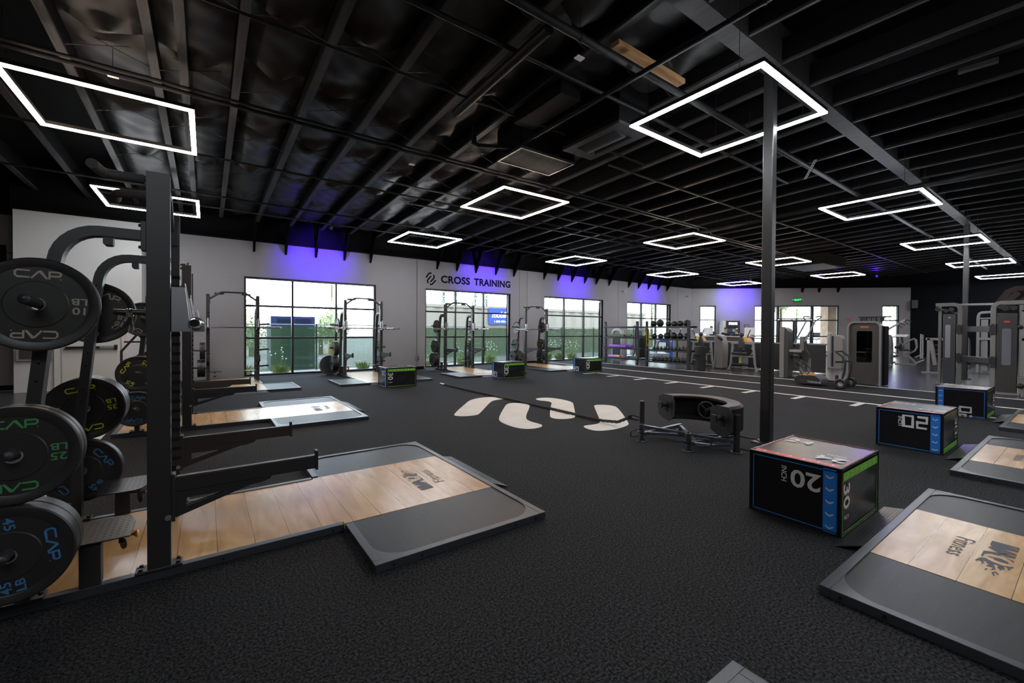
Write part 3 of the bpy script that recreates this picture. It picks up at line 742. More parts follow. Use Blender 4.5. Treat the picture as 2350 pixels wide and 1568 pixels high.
pl_lab = {1: 'oak and black rubber lifting platform, the nearest one at the left, under the nearest rack',
          2: 'oak lifting platform shining white with window glare, under the second rack in the left row',
          3: 'oak lifting platform under the rack at the left edge of the first window',
          4: 'oak lifting platform behind the leftmost plyo box, bleached by window light',
          5: 'oak lifting platform under the rack below the wall lettering',
          6: 'oak lifting platform farthest along the window wall'}
for k in range(1, 7):
    if k == 1: t = plat
    else: t = copy_tree(plat)
    (x, y), r, _ = RACKS[k]; t.location = (x, y, 0); t.rotation_euler.z = r; t['label'] = pl_lab[k]; t['group'] = GP
    PLAT_LAST = t
for x, lab in ((0.55, 'grey steel corner of a lifting platform poking into the bottom edge'), (3.93, 'oak and rubber lifting platform nearest on the right, its dark printed logo showing'),
               (7.26, 'oak and rubber lifting platform at the right edge, the middle of the right row'), (10.62, 'oak and rubber lifting platform farthest in the row at the right edge')):
    t = copy_tree(plat); t.location = (x, -1.407, 0); t.rotation_euler.z = pi / 2; t['label'] = lab; t['group'] = GP

# ------------------------------------------------------------------ half racks
def make_rack():
    t = thing('power_rack', '', 'rack')
    for s in (-1, 1):
        y0, y1 = (0.505, 0.58) if s > 0 else (-0.58, -0.505)
        b = MB(); b.box(-0.052, 0.052, y0, y1, 0.066, 2.29)
        yi = y0 if s > 0 else y1; yo = y1 if s > 0 else y0
        for k in range(21):
            z = 0.34 + 0.0735 * k
            b.box(0.000, 0.0525, yi - s * 0.0012, yi + s * 0.01, z - 0.013, z + 0.013, 1)
            b.box(0.0515, 0.0532, min(yi + s * .0, yi + s * 0.05), max(yi + s * .0, yi + s * 0.05), z - 0.013, z + 0.013, 1)
        up = b.build('upright', [M_steel, M_slot], t, bevel=0.004)
        b = MB().box(-0.105, 0.105, y0 - 0.008, y1 + 0.008, PZ + 0.0005, 0.066)
        up2 = b.build('foot_plate', M_steel, up, bevel=0.003)
        b = MB()
        for dx in (-0.083, 0.083):
            for yy in (y0 + 0.012, y1 - 0.012):
                b.cyl((dx, yy, 0.066), (dx, yy, 0.069), 0.014, n=14); b.cyl((dx, yy, 0.069), (dx, yy, 0.079), 0.010, n=6)
        b.build('foot_bolt', M_bolt, up)
        # curved storage frame behind the upright
        yc = s * 0.5425
        path = [(-0.075, yc, 1.932), (-0.24, yc, 1.932)] + [(-0.24 - 0.168 * sin(radians(a)), yc, 1.932 - 0.19 * (1 - cos(radians(a)))) for a in (12, 24, 36, 48, 60, 72, 82)] + [(-0.425, yc, 1.62), (-0.468, yc, 1.18), (-0.523, yc, 0.60), (-0.523, yc, 0.066)]
        sf = MB().sweep(path, [(-0.026, -0.0375), (0.026, -0.0375), (0.026, 0.0375), (-0.026, 0.0375)], up=(0, 1, 0))
        for z, x in ((1.72, -0.415), (1.63, -0.425), (1.24, -0.462), (1.15, -0.471), (0.98, -0.487), (0.9, -0.495)): sf.cyl((x, yc - 0.0380, z), (x, yc + 0.0380, z), 0.007, n=10, mi=1)
        sf.build('storage_frame', [M_steel, M_slot], t)
        b = MB().box(-0.60, -0.45, yc - 0.045, yc + 0.045, PZ + 0.0005, 0.066)
        for dx in (-0.58, -0.468): 
            b.cyl((dx, yc, 0.066), (dx, yc, 0.078), 0.011, n=6)
        b.build('foot_plate', M_steel, t, bevel=0.002)
        b = MB().box(-0.075, -0.052, yc - 0.035, yc + 0.035, 1.85, 2.01)
        for z in (1.87, 1.99): b.cyl((-0.075, yc, z), (-0.088, yc, z), 0.009, n=6)
        b.build('bracket_plate', M_steel, t, bevel=0.002)
        MB().prism([(-0.228, 1.908), (-0.188, 1.908), (-0.188, 1.866), (-0.194, 1.860), (-0.220, 1.860), (-0.228, 1.870)], 'y', yc - 0.03, yc + 0.03).build('band_hook', M_steel, t, bevel=0.003)
        # storage pegs
        for x, z in ((-0.445, 1.53), (-0.500, 0.83), (-0.523, 0.37)):
            b = MB(); b.lathe([(0.0, 0.0), (0.0245, 0.0), (0.0245, 0.265), (0.021, 0.278), (0.012, 0.285), (0.0, 0.287)], 16, (x, yc + s * 0.0375, z), (0, s, 0.07))
            b.build('storage_peg', M_steel, t)
        # safety arm
    # pull-up bar with rear grips
    z = 2.335
    b = MB(); arch = [(0.0, -0.505, 2.17), (0.0, -0.36, 2.28), (0.0, -0.27, z + .012), (0.0, -0.22, z + 0.02), (0.0, 0.22, z + 0.02), (0.0, 0.27, z + .012), (0.0, 0.36, 2.28), (0.0, 0.505, 2.17)]
    b.tube(arch, 0.022, 12, up=(1, 0, 0))
    o = b.build('pull_up_bar', M_steel, t)
    for s in (-1, 1):
        MB().box(-0.045, 0.045, min(s * .495, s * .505), max(s * .495, s * .505), 2.05, 2.24).build('bar_plate', M_steel, t, bevel=0.002)
        b = MB(); b.tube([(0, s * 0.22, z + 0.01), (-0.10, s * 0.22, z)], 0.019, 12); b.build('grip_stub', M_steel2, o)
        b = MB(); pts = [(-0.09, s * 0.22, z), (-0.235, s * 0.22, z - .002), (-0.262, s * 0.232, z - .002), (-0.278, s * 0.26, z - .003), (-0.295, s * 0.40, z - .005)]
        b.tube(pts, 0.0275, 14); b.build('foam_grip', M_foam, o)
    # low step plates behind the uprights
    for s in (-1, 1):
        b = MB(); yi, yo = s * 0.245, s * 0.600
        pl = [(-0.40, yo), (-0.12, yo), (-0.12, s * 0.38), (-0.15, yi + s * .03), (-0.19, yi), (-0.385, yi)]
        b.prism(pl, 'z', 0.285, 0.292); st = b.build('step_plate', M_steel2, t, bevel=0.001)
        b = MB()
        for i in range(9):
            for j in range(9):
                x = -0.38 + i * 0.028; y = s * (0.29 + j * 0.036)
                b.box(x, x + 0.012, y - 0.0015, y + 0.0015, 0.292, 0.2928)
        b.build('grip_pattern', M_steel, st)
        MB().box(-0.325, -0.24, s * 0.5425 - 0.035, s * 0.5425 + 0.035, PZ + 0.0005, 0.285).build('step_post', M_steel, t, bevel=0.003)
        b = MB(); yk = s * 0.40
        b.cyl((-0.24, yk, 0.235), (-0.19, yk, 0.235), 0.010); b.box(-0.19, -0.17, yk - 0.014, yk + 0.014, 0.19, 0.285); b.cyl((-0.175, yk - .002, 0.18), (-0.168, yk + .002, 0.18), 0.03); b.cyl((-0.17, yk, 0.222), (-0.145, yk, 0.222), 0.009)
        k = b.build('dock_latch', M_steel, t)
        b = MB(); b.lathe([(0, 0), (0.007, 0), (0.007, 0.018), (0.019, 0.03), (0.021, 0.036), (0.015, 0.043), (0, 0.045)], 18, (-0.146, yk, 0.222), (1, 0, 0)); b.build('pull_knob', M_orange, k)
    return t
def add_arms(t, z=0.475, L=0.76):
    for s in (-1, 1):
        yc = s * 0.5425
        b = MB(); b.box(0.072, 0.06 + L, yc - 0.024, yc + 0.024, z, z + 0.082)
        b.box(0.054, 0.072, yc - 0.036, yc + 0.036, z - 0.165, z + 0.105)
        b.box(0.06 + L, 0.06 + L + 0.016, yc - 0.027, yc + 0.027, z - 0.012, z + 0.118)
        g = [(0.072, z), (0.56, z), (0.55, z - 0.018), (0.50, z - 0.032), (0.44, z - 0.036), (0.072, z - 0.150)]
        n0 = [(0.122, z - 0.045), (0.33, z - 0.045), (0.122, z - 0.092)]
        for y in (yc - 0.020, yc + 0.012):
            b.add([(p[0], yy, p[1]) for yy in (y, y + 0.008) for p in g], [])
            o = len(b.v) - 12
            # gusset ring with a triangular window, as quads
            G = g; H = n0
            def V(p, yy): b.v.append((p[0], yy, p[1])); return len(b.v) - 1
            h0 = [V(p, y) for p in H]; h1 = [V(p, y + 0.008) for p in H]; g0 = list(range(o, o + 6)); g1 = list(range(o + 6, o + 12))
            def Fc(*q): b.f.append(list(q)); b.mi.append(0); b.sm.append(False)
            for gg, hh in ((g0, h0), (g1, h1)):
                Fc(gg[0], gg[1], hh[1], hh[0]); Fc(gg[1], gg[2], gg[3], gg[4], hh[1]); Fc(gg[4], gg[5], hh[2], hh[1]); Fc(gg[5], gg[0], hh[0], hh[2])
            for i in range(6): Fc(g0[i], g0[(i + 1) % 6], g1[(i + 1) % 6], g1[i])
            for i in range(3): Fc(h0[i], h0[(i + 1) % 3], h1[(i + 1) % 3], h1[i])
        a = b.build('safety_arm', M_steel, t, bevel=0.002)
        MB().box(0.08, 0.06 + L, yc - 0.017, yc + 0.017, z + 0.082, z + 0.086).build('arm_liner', M_steel2, a)
        b = MB(); b.cyl((0.04, yc - 0.05, z - 0.135), (0.04, yc - 0.036, z - 0.135), 0.014); b.build('lock_pin', M_alu, a)
def add_jcups(t, z=1.445, x=0.17, sticker=True):
    for s in (-1, 1):
        yc = s * 0.5425
        for yy in (yc - 0.040, yc + 0.032):
            b = MB(); g = [(0.056, z - 0.045), (0.21, z - 0.045), (0.212, z + 0.02), (0.198, z + 0.03), (0.19, z - 0.0265), (0.145, z - 0.0265), (0.118, z + 0.21), (0.056, z + 0.21)]
            b.prism(g, 'y', yy, yy + 0.008); j = b.build('bar_hook', M_alu, t, bevel=0.0015)
        b = MB(); b.box(0.054, 0.062, yc - 0.032, yc + 0.032, z - 0.045, z + 0.20); b.box(0.062, 0.200, yc - 0.032, yc + 0.032, z - 0.038, z - 0.0265)
        b.build('hook_back', M_steel, t, bevel=0.001)
        b = MB(); b.bar((0.118, yc, z + 0.235), (0.150, yc, z + 0.012), 0.02, 0.006, up=(1, 0, 0)); b.build('hook_liner', M_uhmw, t)
        if sticker: MB().box(0.066, 0.11, yc - 0.0415, yc - 0.040, z + 0.05, z + 0.12).build('hook_sticker', M_badge, t)
rack0 = make_rack()
rk_lab = {1: 'black half rack in the left foreground, the nearest rack, holding plates',
          2: 'black half rack standing behind the nearest rack in the left row',
          3: 'black half rack at the left edge of the first window, its right pegs empty',
          4: 'black half rack at the right edge of the first window, behind the leftmost plyo box',
          5: 'black half rack in front of the window under the wall lettering',
          6: 'black half rack before the blank wall, farthest along the window wall'}
RT = {}
for k in (2, 3, 4, 5, 6, 1):
    t = rack0 if k == 1 else copy_tree(rack0)
    RT[k] = t
for k in range(1, 7):
    t = RT[k]; (x, y), r, _ = RACKS[k]
    t.location = (x, y, 0); t.rotation_euler.z = r; t['label'] = rk_lab[k]; t['group'] = 'black half racks on platforms'
    add_arms(t, {1: 0.475, 2: 0.475, 3: 0.62, 4: 0.62, 5: 0.70, 6: 0.66}[k], 0.76 if k != 3 else 0.30)
    add_jcups(t, sticker=k > 1)
def rw(k, x, y, z=0.0):
    (ox, oy), r, _ = RACKS[k]
    return Vector((ox + x * cos(r) - y * sin(r), oy + x * sin(r) + y * cos(r), z))

# barbells
def make_barbell():
    t = thing('barbell', '', 'barbell')
    MB().cyl((0, -0.66, 0), (0, 0.66, 0), 0.0145, n=14).build('shaft', M_darkchrome, t)
    for s in (-1, 1):
        b = MB(); b.lathe([(0, 0), (0.036, 0), (0.038, 0.008), (0.038, 0.024), (0.030, 0.03), (0.025, 0.032), (0.025, 0.43), (0.023, 0.437), (0.019, 0.438), (0.019, 0.434), (0, 0.434)], 24, (0, s * 0.655, 0), (0, s, 0))
        sl = b.build('sleeve', M_chrome, t)
        MB().cyl((0, s * 1.0885, 0), (0, s * 1.0905, 0), 0.0185, n=24).build('end_cap', M_bolt, sl)
    return t
bar0 = make_barbell()
for k in range(1, 7):
    t = bar0 if k == 1 else copy_tree(bar0)
    p = rw(k, 0.17, 0, 1.445); t.location = p; t.rotation_euler.z = RACKS[k][1]; t['group'] = 'barbells racked on hooks'
    t['label'] = {1: 'steel barbell on silver hooks of the nearest rack, seen end on', 2: 'steel barbell on the hooks of the second rack in the left row',
                  3: 'steel barbell on the rack at the left edge of the first window', 4: 'steel barbell on the rack behind the leftmost plyo box',
                  5: 'steel barbell on the rack under the wall lettering', 6: 'steel barbell on the rack farthest along the window wall'}[k]

# ------------------------------------------------------------------ bumper plates
def cap_logo(b, f, s):
    w = 0.145 * s
    b.stroke([(-0.50 * s, 0.30 * s), (-1.28 * s, 0.30 * s), (-1.42 * s, 0.16 * s), (-1.42 * s, -0.16 * s), (-1.28 * s, -0.30 * s), (-0.50 * s, -0.30 * s)], w, f, caps=False)
    b.stroke([(-0.42 * s, -0.38 * s), (0.06 * s, 0.30 * s), (0.12 * s, 0.30 * s), (0.58 * s, -0.38 * s)], w, f, caps=False)
    b.stroke([(0.72 * s, -0.38 * s), (0.72 * s, 0.30 * s), (1.34 * s, 0.30 * s), (1.44 * s, 0.22 * s), (1.44 * s, 0.02 * s), (1.34 * s, -0.08 * s), (0.78 * s, -0.08 * s)], w, f, caps=False)
    b.stroke([(1.42 * s, -0.33 * s), (1.50 * s, -0.33 * s)], 0.13 * s, f, caps=False)
def make_plate(lb, th, m):
    """disc with its axis along local y, outer face at y = -th"""
    t = thing('bumper_plate', '', 'weight plate'); R = 0.225
    rim, rec = 0.0, 0.004
    prof = [(0.027, 0.0), (0.034, 0.0), (0.108, 0.0), (0.112, rec), (0.180, rec), (0.184, 0.001), (0.219, 0.0), (R, 0.006), (R, th - 0.006), (0.219, th), (0.184, th - 0.001), (0.180, th - rec), (0.112, th - rec), (0.108, th), (0.034, th), (0.027, th)]
    MB().lathe(prof, 72, (0, 0, 0), (0, -1, 0)).build('disc', M_rubber, t)
    b = MB(); b.lathe([(0.0255, -0.001), (0.0325, -0.001), (0.0325, 0.004), (0.031, th - 0.004), (0.0325, th - 0.004), (0.0325, th + 0.001), (0.0255, th + 0.001), (0.0255, -0.001)], 32, (0, 0, 0), (0, -1, 0)); b.build('hub_ring', M_chrome, t)
    for y, sx in ((-th + rec - 0.0008, 1), (-rec + 0.0008, -1)):
        for a in (0, pi):
            c = cos(a)
            b = MB(); f = plane((0, y, c * 0.145), (sx * c * 1.0, 0, 0), (0, 0, c)); cap_logo(b, f, 0.053); b.build('raised_lettering', m, t, fix=False)
            b = MB()
            # weight figures, reading inwards on each side, tops to the rim's bottom
            h1 = plane((sx * c * 0.146, y, -0.023 * c), (-sx * c, 0, 0), (0, 0, -c)); h2 = plane((sx * c * 0.146, y, 0.023 * c), (-sx * c, 0, 0), (0, 0, -c))
            b.text(str(lb), 0.050, h1, sx=1.2, bold=0.014); b.text('LB', 0.046, h2, sx=1.25, bold=0.014); b.build('weight_lettering', m, t, fix=False)
    return t
PL = {10: (0.030, M_tan), 25: (0.055, M_pgreen), 35: (0.066, M_pyellow), 45: (0.082, M_pblue)}
masters = {lb: make_plate(lb, th, m) for lb, (th, m) in PL.items()}
used = set()
LC = {10: 'tan', 25: 'green', 35: 'yellow', 45: 'blue'}
def hang(k, side, level, lbs, spins=None, gap0=0.05):
    """plates on the peg of rack k; side -1/+1 is local y; first listed sits nearest the frame"""
    x, z = ((-0.445, 1.53), (-0.500, 0.83), (-0.523, 0.37))[level]; d = gap0
    r = RACKS[k][1]
    for i, lb in enumerate(lbs):
        th = PL[lb][0]
        if lb in used: t = copy_tree(masters[lb])
        else: t = masters[lb]; used.add(lb)
        y = side * (0.58 + d - 0.0)
        p = rw(k, x, y if side < 0 else y + th, z + 0.006 * 0)
        t.location = p
        t.rotation_mode = 'XYZ'
        spin = (spins or [0.0] * 9)[i]
        t.rotation_euler = (0, 0, 0)
        t.matrix_world = Matrix.Translation(p) @ Matrix.Rotation(r, 4, 'Z') @ Matrix.Rotation(spin, 4, 'Y')
        stack = '' if len(lbs) == 1 else (', outermost' if i == len(lbs) - 1 else (', next to frame' if i == 0 else ', mid stack'))
        sd = ({-1: 'near side', 1: 'far side'} if k < 3 else {-1: 'left side', 1: 'right side'})[side]
        who = {1: 'nearest rack', 2: 'second left rack', 3: 'first window rack', 4: 'rack behind leftmost box', 5: 'rack under lettering', 6: 'farthest rack'}[k]
        t['label'] = '%s %d pound plate, %s, %s peg, %s%s' % (LC[lb], lb, who, ('top', 'middle', 'low')[level], sd, stack)
        t['group'] = 'bumper plates on rack pegs'; t['category'] = 'weight plate'
        d += th + 0.003
hang(1, -1, 0, [10], [0.04], 0.075)
hang(1, -1, 1, [25, 25], [0.3, 0.0], 0.085)
hang(1, -1, 2, [45, 45], [0.7, 1.45], 0.02)
hang(1, 1, 0, [10], [0.42], 0.10)
hang(1, 1, 1, [35, 35, 35], [-0.16, 0.4, 0.2], 0.05)
hang(1, 1, 2, [45], [0.95], 0.08)
hang(2, -1, 0, [10], [0.6]); hang(2, -1, 1, [35], [-1.0], 0.03); hang(2, -1, 2, [45], [0.08], 0.03)
hang(2, 1, 0, [10], [0.3]); hang(2, 1, 1, [35, 35], [0.2, 0.1]); hang(2, 1, 2, [45], [0.9])
hang(3, -1, 1, [25, 25], [0.5, 1.0], 0.02); hang(3, -1, 2, [45, 45], [0.5, 1.0], 0.02)
hang(4, -1, 0, [10], [0.5]); hang(4, -1, 1, [35, 35], [0.5, 0.8]); hang(4, -1, 2, [45, 45], [1.2, 0.2])
hang(4, 1, 0, [10], [0.5]); hang(4, 1, 1, [35], [0.2]); hang(4, 1, 2, [45], [0.2])
hang(5, -1, 0, [10, 10], [0.5, 0.9]); hang(5, -1, 1, [25, 25], [0.5, 0.8]); hang(5, -1, 2, [45, 45], [1.2, 0.2])
hang(5, 1, 0, [10, 10], [0.5, .2]); hang(5, 1, 1, [35, 35], [0.2, .7]); hang(5, 1, 2, [45, 45], [0.2, .4])
hang(6, -1, 0, [10], [0.5]); hang(6, -1, 1, [25], [0.5]); hang(6, -1, 2, [45, 45], [1.2, 0.9])
hang(6, 1, 0, [10, 10], [0.5, .2]); hang(6, 1, 1, [35, 35], [0.2, .3]); hang(6, 1, 2, [45, 45], [0.2, .6])

# spare peg with a spring collar on the nearest rack
b = MB(); b.cyl((-0.052, -0.40, 1.51), (-0.21, -0.40, 1.51), 0.017)
b.box(-0.062, -0.052, -0.505, -0.37, 1.45, 1.60); b.build('collar_peg', M_steel, RT[1])
t = thing('spring_collar', 'chrome spring collar hanging on a short peg of the nearest rack', 'barbell collar', rw(1, -0.14, -0.40, 1.51))
b = MB(); coil = [(-0.014 + 0.028 * i / 48, 0.0225 * cos(2 * pi * i / 12), 0.0225 * sin(2 * pi * i / 12) - 0.003) for i in range(49)]
b.tube(coil, 0.003, 6); b.build('coil', M_chrome, t)
for s, ang in ((-1, 0.75), (1, 0.15)):
    d = Vector((-sin(ang), 0.1 * s, -cos(ang))); o = Vector((s * 0.012, 0, -0.028)); n = Vector((cos(ang), 0, -sin(ang)))
    b = MB(); b.tube([o, o + d * 0.03 + n * 0.004, o + d * 0.055 + n * 0.012, o + d * 0.085 + n * 0.010, o + d * 0.092, o + d * 0.085 - n * 0.008, o + d * 0.05 - n * 0.006], 0.0028, 6, up=(0, 1, 0)); b.build('handle', M_chrome, t)
# trap bar hanging on the second rack
t = thing('trap_bar', 'black trap bar hanging beside the second rack in front of the vestibule wall', 'barbell', (-0.86, 8.75, 0))
b = MB(); b.tube([(0, 0, 1.33), (-0.19, 0, 1.06), (-0.19, 0, 0.6), (0, 0, 0.33), (0.19, 0, 0.6), (0.19, 0, 1.06)], 0.016, 10, closed=True, up=(0, 1, 0)); b.build('hex_frame', M_steel, t)
b = MB(); b.cyl((0, 0, 1.33), (0, 0, 1.66), 0.025); b.build('sleeve', M_steel2, t); b = MB(); b.cyl((0, 0, 0.33), (0, 0, 0.02), 0.025); b.build('sleeve', M_steel2, t)
b = MB(); b.cyl((-0.16, -0.0, 1.205), (0.1, -0.0, 1.205), 0.014); b.build('handle', M_steel, t)
# balance trainers standing on edge
for k, (x, y, lab) in enumerate(((3.13, 14.05, 'dark balance trainer dome standing on edge beside the rack behind the leftmost box'), (10.38, 14.02, 'dark balance trainer dome standing on edge behind the middle plyo box'))):
    t = thing('balance_trainer', lab, 'balance trainer', (x, y, 0.31), 0, 'balance trainers on edge')
    n = Vector((-0.15, -1, 0.25)).normalized()
    MB().lathe([(0, 0.0), (0.27, 0.0), (0.275, 0.004), (0.30, 0.0), (0.31, -0.04), (0.30, -0.06), (0.29, -0.062)], 40, (0, 0, 0), n, mis=[0, 0, 1, 1, 1, 1]).build('base_disc', [mat('dark_plastic', (0.008, 0.009, 0.016), 0.5), mat('rim_highlight', (0.08, 0.085, 0.1), 0.4)], t)  # paler rim colour paints in the ring of light along the edge
    MB().lathe([(0.285, -0.06)] + [(0.28 * cos(radians(a)), -0.06 - 0.22 * sin(radians(a))) for a in range(0, 91, 10)], 40, (0, 0, 0), n).build('dome', mat('blue_dome', (0.03, 0.05, 0.2), 0.35), t)
# ------------------------------------------------------------------ soft plyo boxes
def chev(b, f, x, y, s, d, mi=0):
    """chevron pointing along d (unit 2-D vector)"""
    dx, dy = d; nx, ny = -dy, dx
    P = lambda a, c: f(x + dx * a * s + nx * c * s, y + dy * a * s + ny * c * s)
    b.add([P(-.35, 1), P(.1, 1), P(.75, 0), P(.1, -1), P(-.35, -1), P(.25, 0)], [(0, 1, 2, 5), (5, 2, 3, 4)], mi)
def plyo(x, y, L, W, label, style, H=0.472, rot=0.0):
    """x, y: corner nearest the camera (least x, least y)"""
    t = thing('plyo_box', label, 'plyo box', (x, y, 0), rot, 'soft foam plyo boxes')
    r = 0.018
    rnd = random.Random(int(x * 100))
    n = 14
    def soft(o, u, v, su, sv, nrm, amp, seed):
        rr = random.Random(seed); k = [rr.uniform(2, 7) for _ in range(4)]; p = [rr.uniform(0, 6) for _ in range(4)]
        vs = []; o, u, v, nrm = Vector(o), Vector(u), Vector(v), Vector(nrm)
        for j in range(n + 1):
            for i in range(n + 1):
                a, c = i / n, j / n; e = (sin(pi * a) * sin(pi * c)) ** 0.6
                d = amp * e * (sin(k[0] * a + k[1] * c + p[0]) * 0.6 + sin(k[2] * a * 1.6 - k[3] * c * 1.5 + p[1]) * 0.5)
                vs.append(o + u * su * a + v * sv * c + nrm * (d - amp * 0.7 * e))
        return vs, [(j * (n + 1) + i, j * (n + 1) + i + 1, (j + 1) * (n + 1) + i + 1, (j + 1) * (n + 1) + i) for j in range(n) for i in range(n)]
    core = MB().box(0.012, L - 0.012, 0.012, W - 0.012, 0.0, H - 0.006)
    core.build('foam_core', M_vinyl, t)
    faces = {'-x': ((0, W, 0), (0, -1, 0), (0, 0, 1), W, H, (-1, 0, 0)), '-y': ((0, 0, 0), (1, 0, 0), (0, 0, 1), L, H, (0, -1, 0)),
             '+x': ((L, 0, 0), (0, 1, 0), (0, 0, 1), W, H, (1, 0, 0)), '+y': ((L, W, 0), (-1, 0, 0), (0, 0, 1), L, H, (0, 1, 0)),
             'top': ((0, 0, H), (1, 0, 0), (0, 1, 0), L, W, (0, 0, 1))}
    b = MB()
    for q, (nm, (o, u, v, su, sv, nr)) in enumerate(faces.items()):
        vs, fs = soft(o, u, v, su, sv, nr, 0.005 if nm != 'top' else 0.002, int(x * 10) + q)
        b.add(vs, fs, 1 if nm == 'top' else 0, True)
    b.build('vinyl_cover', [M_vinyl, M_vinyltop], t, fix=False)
    b = MB()
    for (p, q) in (((0, 0), (L, 0)), ((L, 0), (L, W)), ((L, W), (0, W)), ((0, W), (0, 0))):
        b.tube([(p[0], p[1], H), (q[0], q[1], H)], 0.007, 8); b.tube([(p[0], p[1], 0.007), (q[0], q[1], 0.007)], 0.007, 8); b.tube([(p[0], p[1], 0.0), (p[0], p[1], H)], 0.008, 8)
    b.build('seam_piping', M_vinyl, t)
    # printed bands and figures, following the slightly slack face
    mats = [M_blue, M_green, M_red, M_print]
    def fr(nm, off=0.0022):
        o, u, v, su, sv, nr = faces[nm]; o = Vector(o) + Vector(nr) * off; return plane(o, u, v), su, sv
    def rect(b, f, x0, x1, y0, y1, mi): b.add([f(x0, y0), f(x1, y0), f(x1, y1), f(x0, y1)], [(0, 1, 2, 3)], mi)
    def border(b, f, su, sv, mi, m=0.022, w=0.0065):
        rect(b, f, m, su - m, m, m + w, mi); rect(b, f, m, su - m, sv - m - w, sv - m, mi); rect(b, f, m, m + w, m, sv - m, mi); rect(b, f, su - m - w, su - m, m, sv - m, mi)
    def figure(b, f, cx, cy, ang, num, sq, hh=0.128):
        """number with INCH below it, turned by ang"""
        u = (cos(ang), sin(ang)); v = (-sin(ang), cos(ang)); size = hh * 1.38
        def g(ox, oy): return lambda a, c: f(cx + u[0] * (a + ox) + v[0] * (c + oy), cy + u[1] * (a + ox) + v[1] * (c + oy))
        if sq:
            w = 0.024; hw, h2 = 0.042, hh / 2
            segs = {'2': [(-hw, h2), (hw, h2), (hw, 0), (-hw, 0), (-hw, -h2), (hw, -h2)], '3': [(-hw, h2), (hw, h2), (hw, 0), (-hw * .5, 0), (hw, 0), (hw, -h2), (-hw, -h2)][:3] + [(hw, -h2), (-hw, -h2)], '0': [(-hw, h2 * .0), (-hw, h2), (hw, h2), (hw, -h2), (-hw, -h2), (-hw, 0)],
                    '4': [(-hw, h2), (-hw, 0), (hw, 0), (hw, h2), (hw, -h2)]}
            for i, ch in enumerate(num):
                b.stroke(segs[ch], w, g(-0.062 + i * 0.124, 0), 3, caps=False)
                if ch == '3': b.stroke([(-hw * .5, 0), (hw, 0)], w * .9, g(-0.062 + i * 0.124, 0), 3, caps=False)
        else: b.text(num, size, g(0, 0), 3, bold=0.02, sx=1.12)
        return g
    S = style
    b = MB(); f, su, sv = fr('-x', 0.004); border(b, f, su, sv, 0)
    bx = S.get('bx', su - 0.105); rect(b, f, bx, bx + 0.078, 0.014, sv - 0.012, 0)
    f2, _, _ = fr('-x', 0.0048)
    for i in range(5): chev(b, f2, bx + 0.039, 0.055 + i * 0.088, 0.024, (0, S.get('bd', -1)), 3)
    a, cx, cy = S['fx']; figure(b, f2, cx, cy, a, '20', S['sq'])
    ia, ix, iy = S['ix']; u = (cos(ia), sin(ia)); v = (-sin(ia), cos(ia))
    b.text('INCH', 0.052, (lambda p, q: f2(ix + u[0] * p + v[0] * q, iy + u[1] * p + v[1] * q)), 3, bold=0.01, sx=0.95)
    b.build('blue_print', mats, t, fix=False)
    b = MB(); f, su, sv = fr('-y', 0.004); border(b, f, su, sv, 1)
    gy = S.get('gy', sv - 0.088); rect(b, f, 0.024, su - 0.024, gy, gy + 0.066, 1)
    f2, _, _ = fr('-y', 0.0048)
    for i in range(7): chev(b, f2, 0.11 + i * (su - 0.2) / 6.3, gy + 0.033, 0.020, (1, 0), 3)
    cx = S.get('gx', 0.095); 
    figure(b, f2, cx, S.get('gz', 0.27), -pi / 2, '30', S['sq'], 0.12)
    b.text('INCH', 0.040, (lambda p, q: f2(cx + p, S.get('gz', 0.27) - 0.145 + q)) if not S['sq'] else (lambda p, q: f2(cx + p, S.get('gz', 0.27) - 0.150 + q)), 3, bold=0.01, sx=0.95)
    b.build('green_print', mats, t, fix=False)
    b = MB(); f, su, sv = fr('top', 0.004); border(b, f, su, sv, 2, 0.012)
    if S.get('top', 1): rect(b, f, 0.014, 0.085, 0.03, sv - 0.014, 2)
    f2, _, _ = fr('top', 0.0048)
    if S.get('top', 1):
        for i in range(6): chev(b, f2, 0.05, 0.07 + i * 0.09, 0.022, (0, -1), 3)
    figure(b, f2, 0.22, 0.13, pi / 2, '24', S['sq']); b.text('INCH', 0.05, (lambda p, q: f2(0.34 - q, 0.13 + p)), 3, bold=0.01)
    figure(b, f2, L - 0.2, sv - 0.13, -pi / 2, '24', S['sq'])
    b.build('red_print', mats, t, fix=False)
    return t
rd = dict(sq=False, fx=(pi, 0.385, 0.335), ix=(-pi / 2, 0.245, 0.35))
sq = dict(sq=True, fx=(pi, 0.36, 0.345), ix=(-pi / 2, 0.225, 0.335), gy=0.012)
low = dict(sq=True, fx=(0, 0.13, 0.105), ix=(pi / 2, 0.26, 0.11), bx=0.012, bd=1)
plyo(3.545, 1.045, 0.80, 0.60, 'largest and nearest soft plyo box, marked 20 and 30 inch, at the front right', rd)
plyo(6.90, 1.075, 0.80, 0.60, 'soft plyo box second on the right side, marked with squared 20 figures', dict(sq, gx=0.70))
plyo(10.38, 1.115, 0.80, 0.60, 'soft plyo box farthest on the right side, in front of the cable machine', dict(low, gy=0.012, fx=(pi / 2, 0.36, 0.06), ix=(pi / 2, 0.28, 0.09), bx=0.02, gx=0.70))
plyo(3.56, 10.165, 0.76, 0.60, 'leftmost soft plyo box, green banded 30 inch side toward the camera', rd)
plyo(7.00, 10.15, 0.78, 0.60, 'middle soft plyo box by the window wall, before the rack under the lettering', low)
plyo(10.33, 10.13, 0.78, 0.60, 'soft plyo box beside the start of the lane lines, before the farthest window wall rack', low)

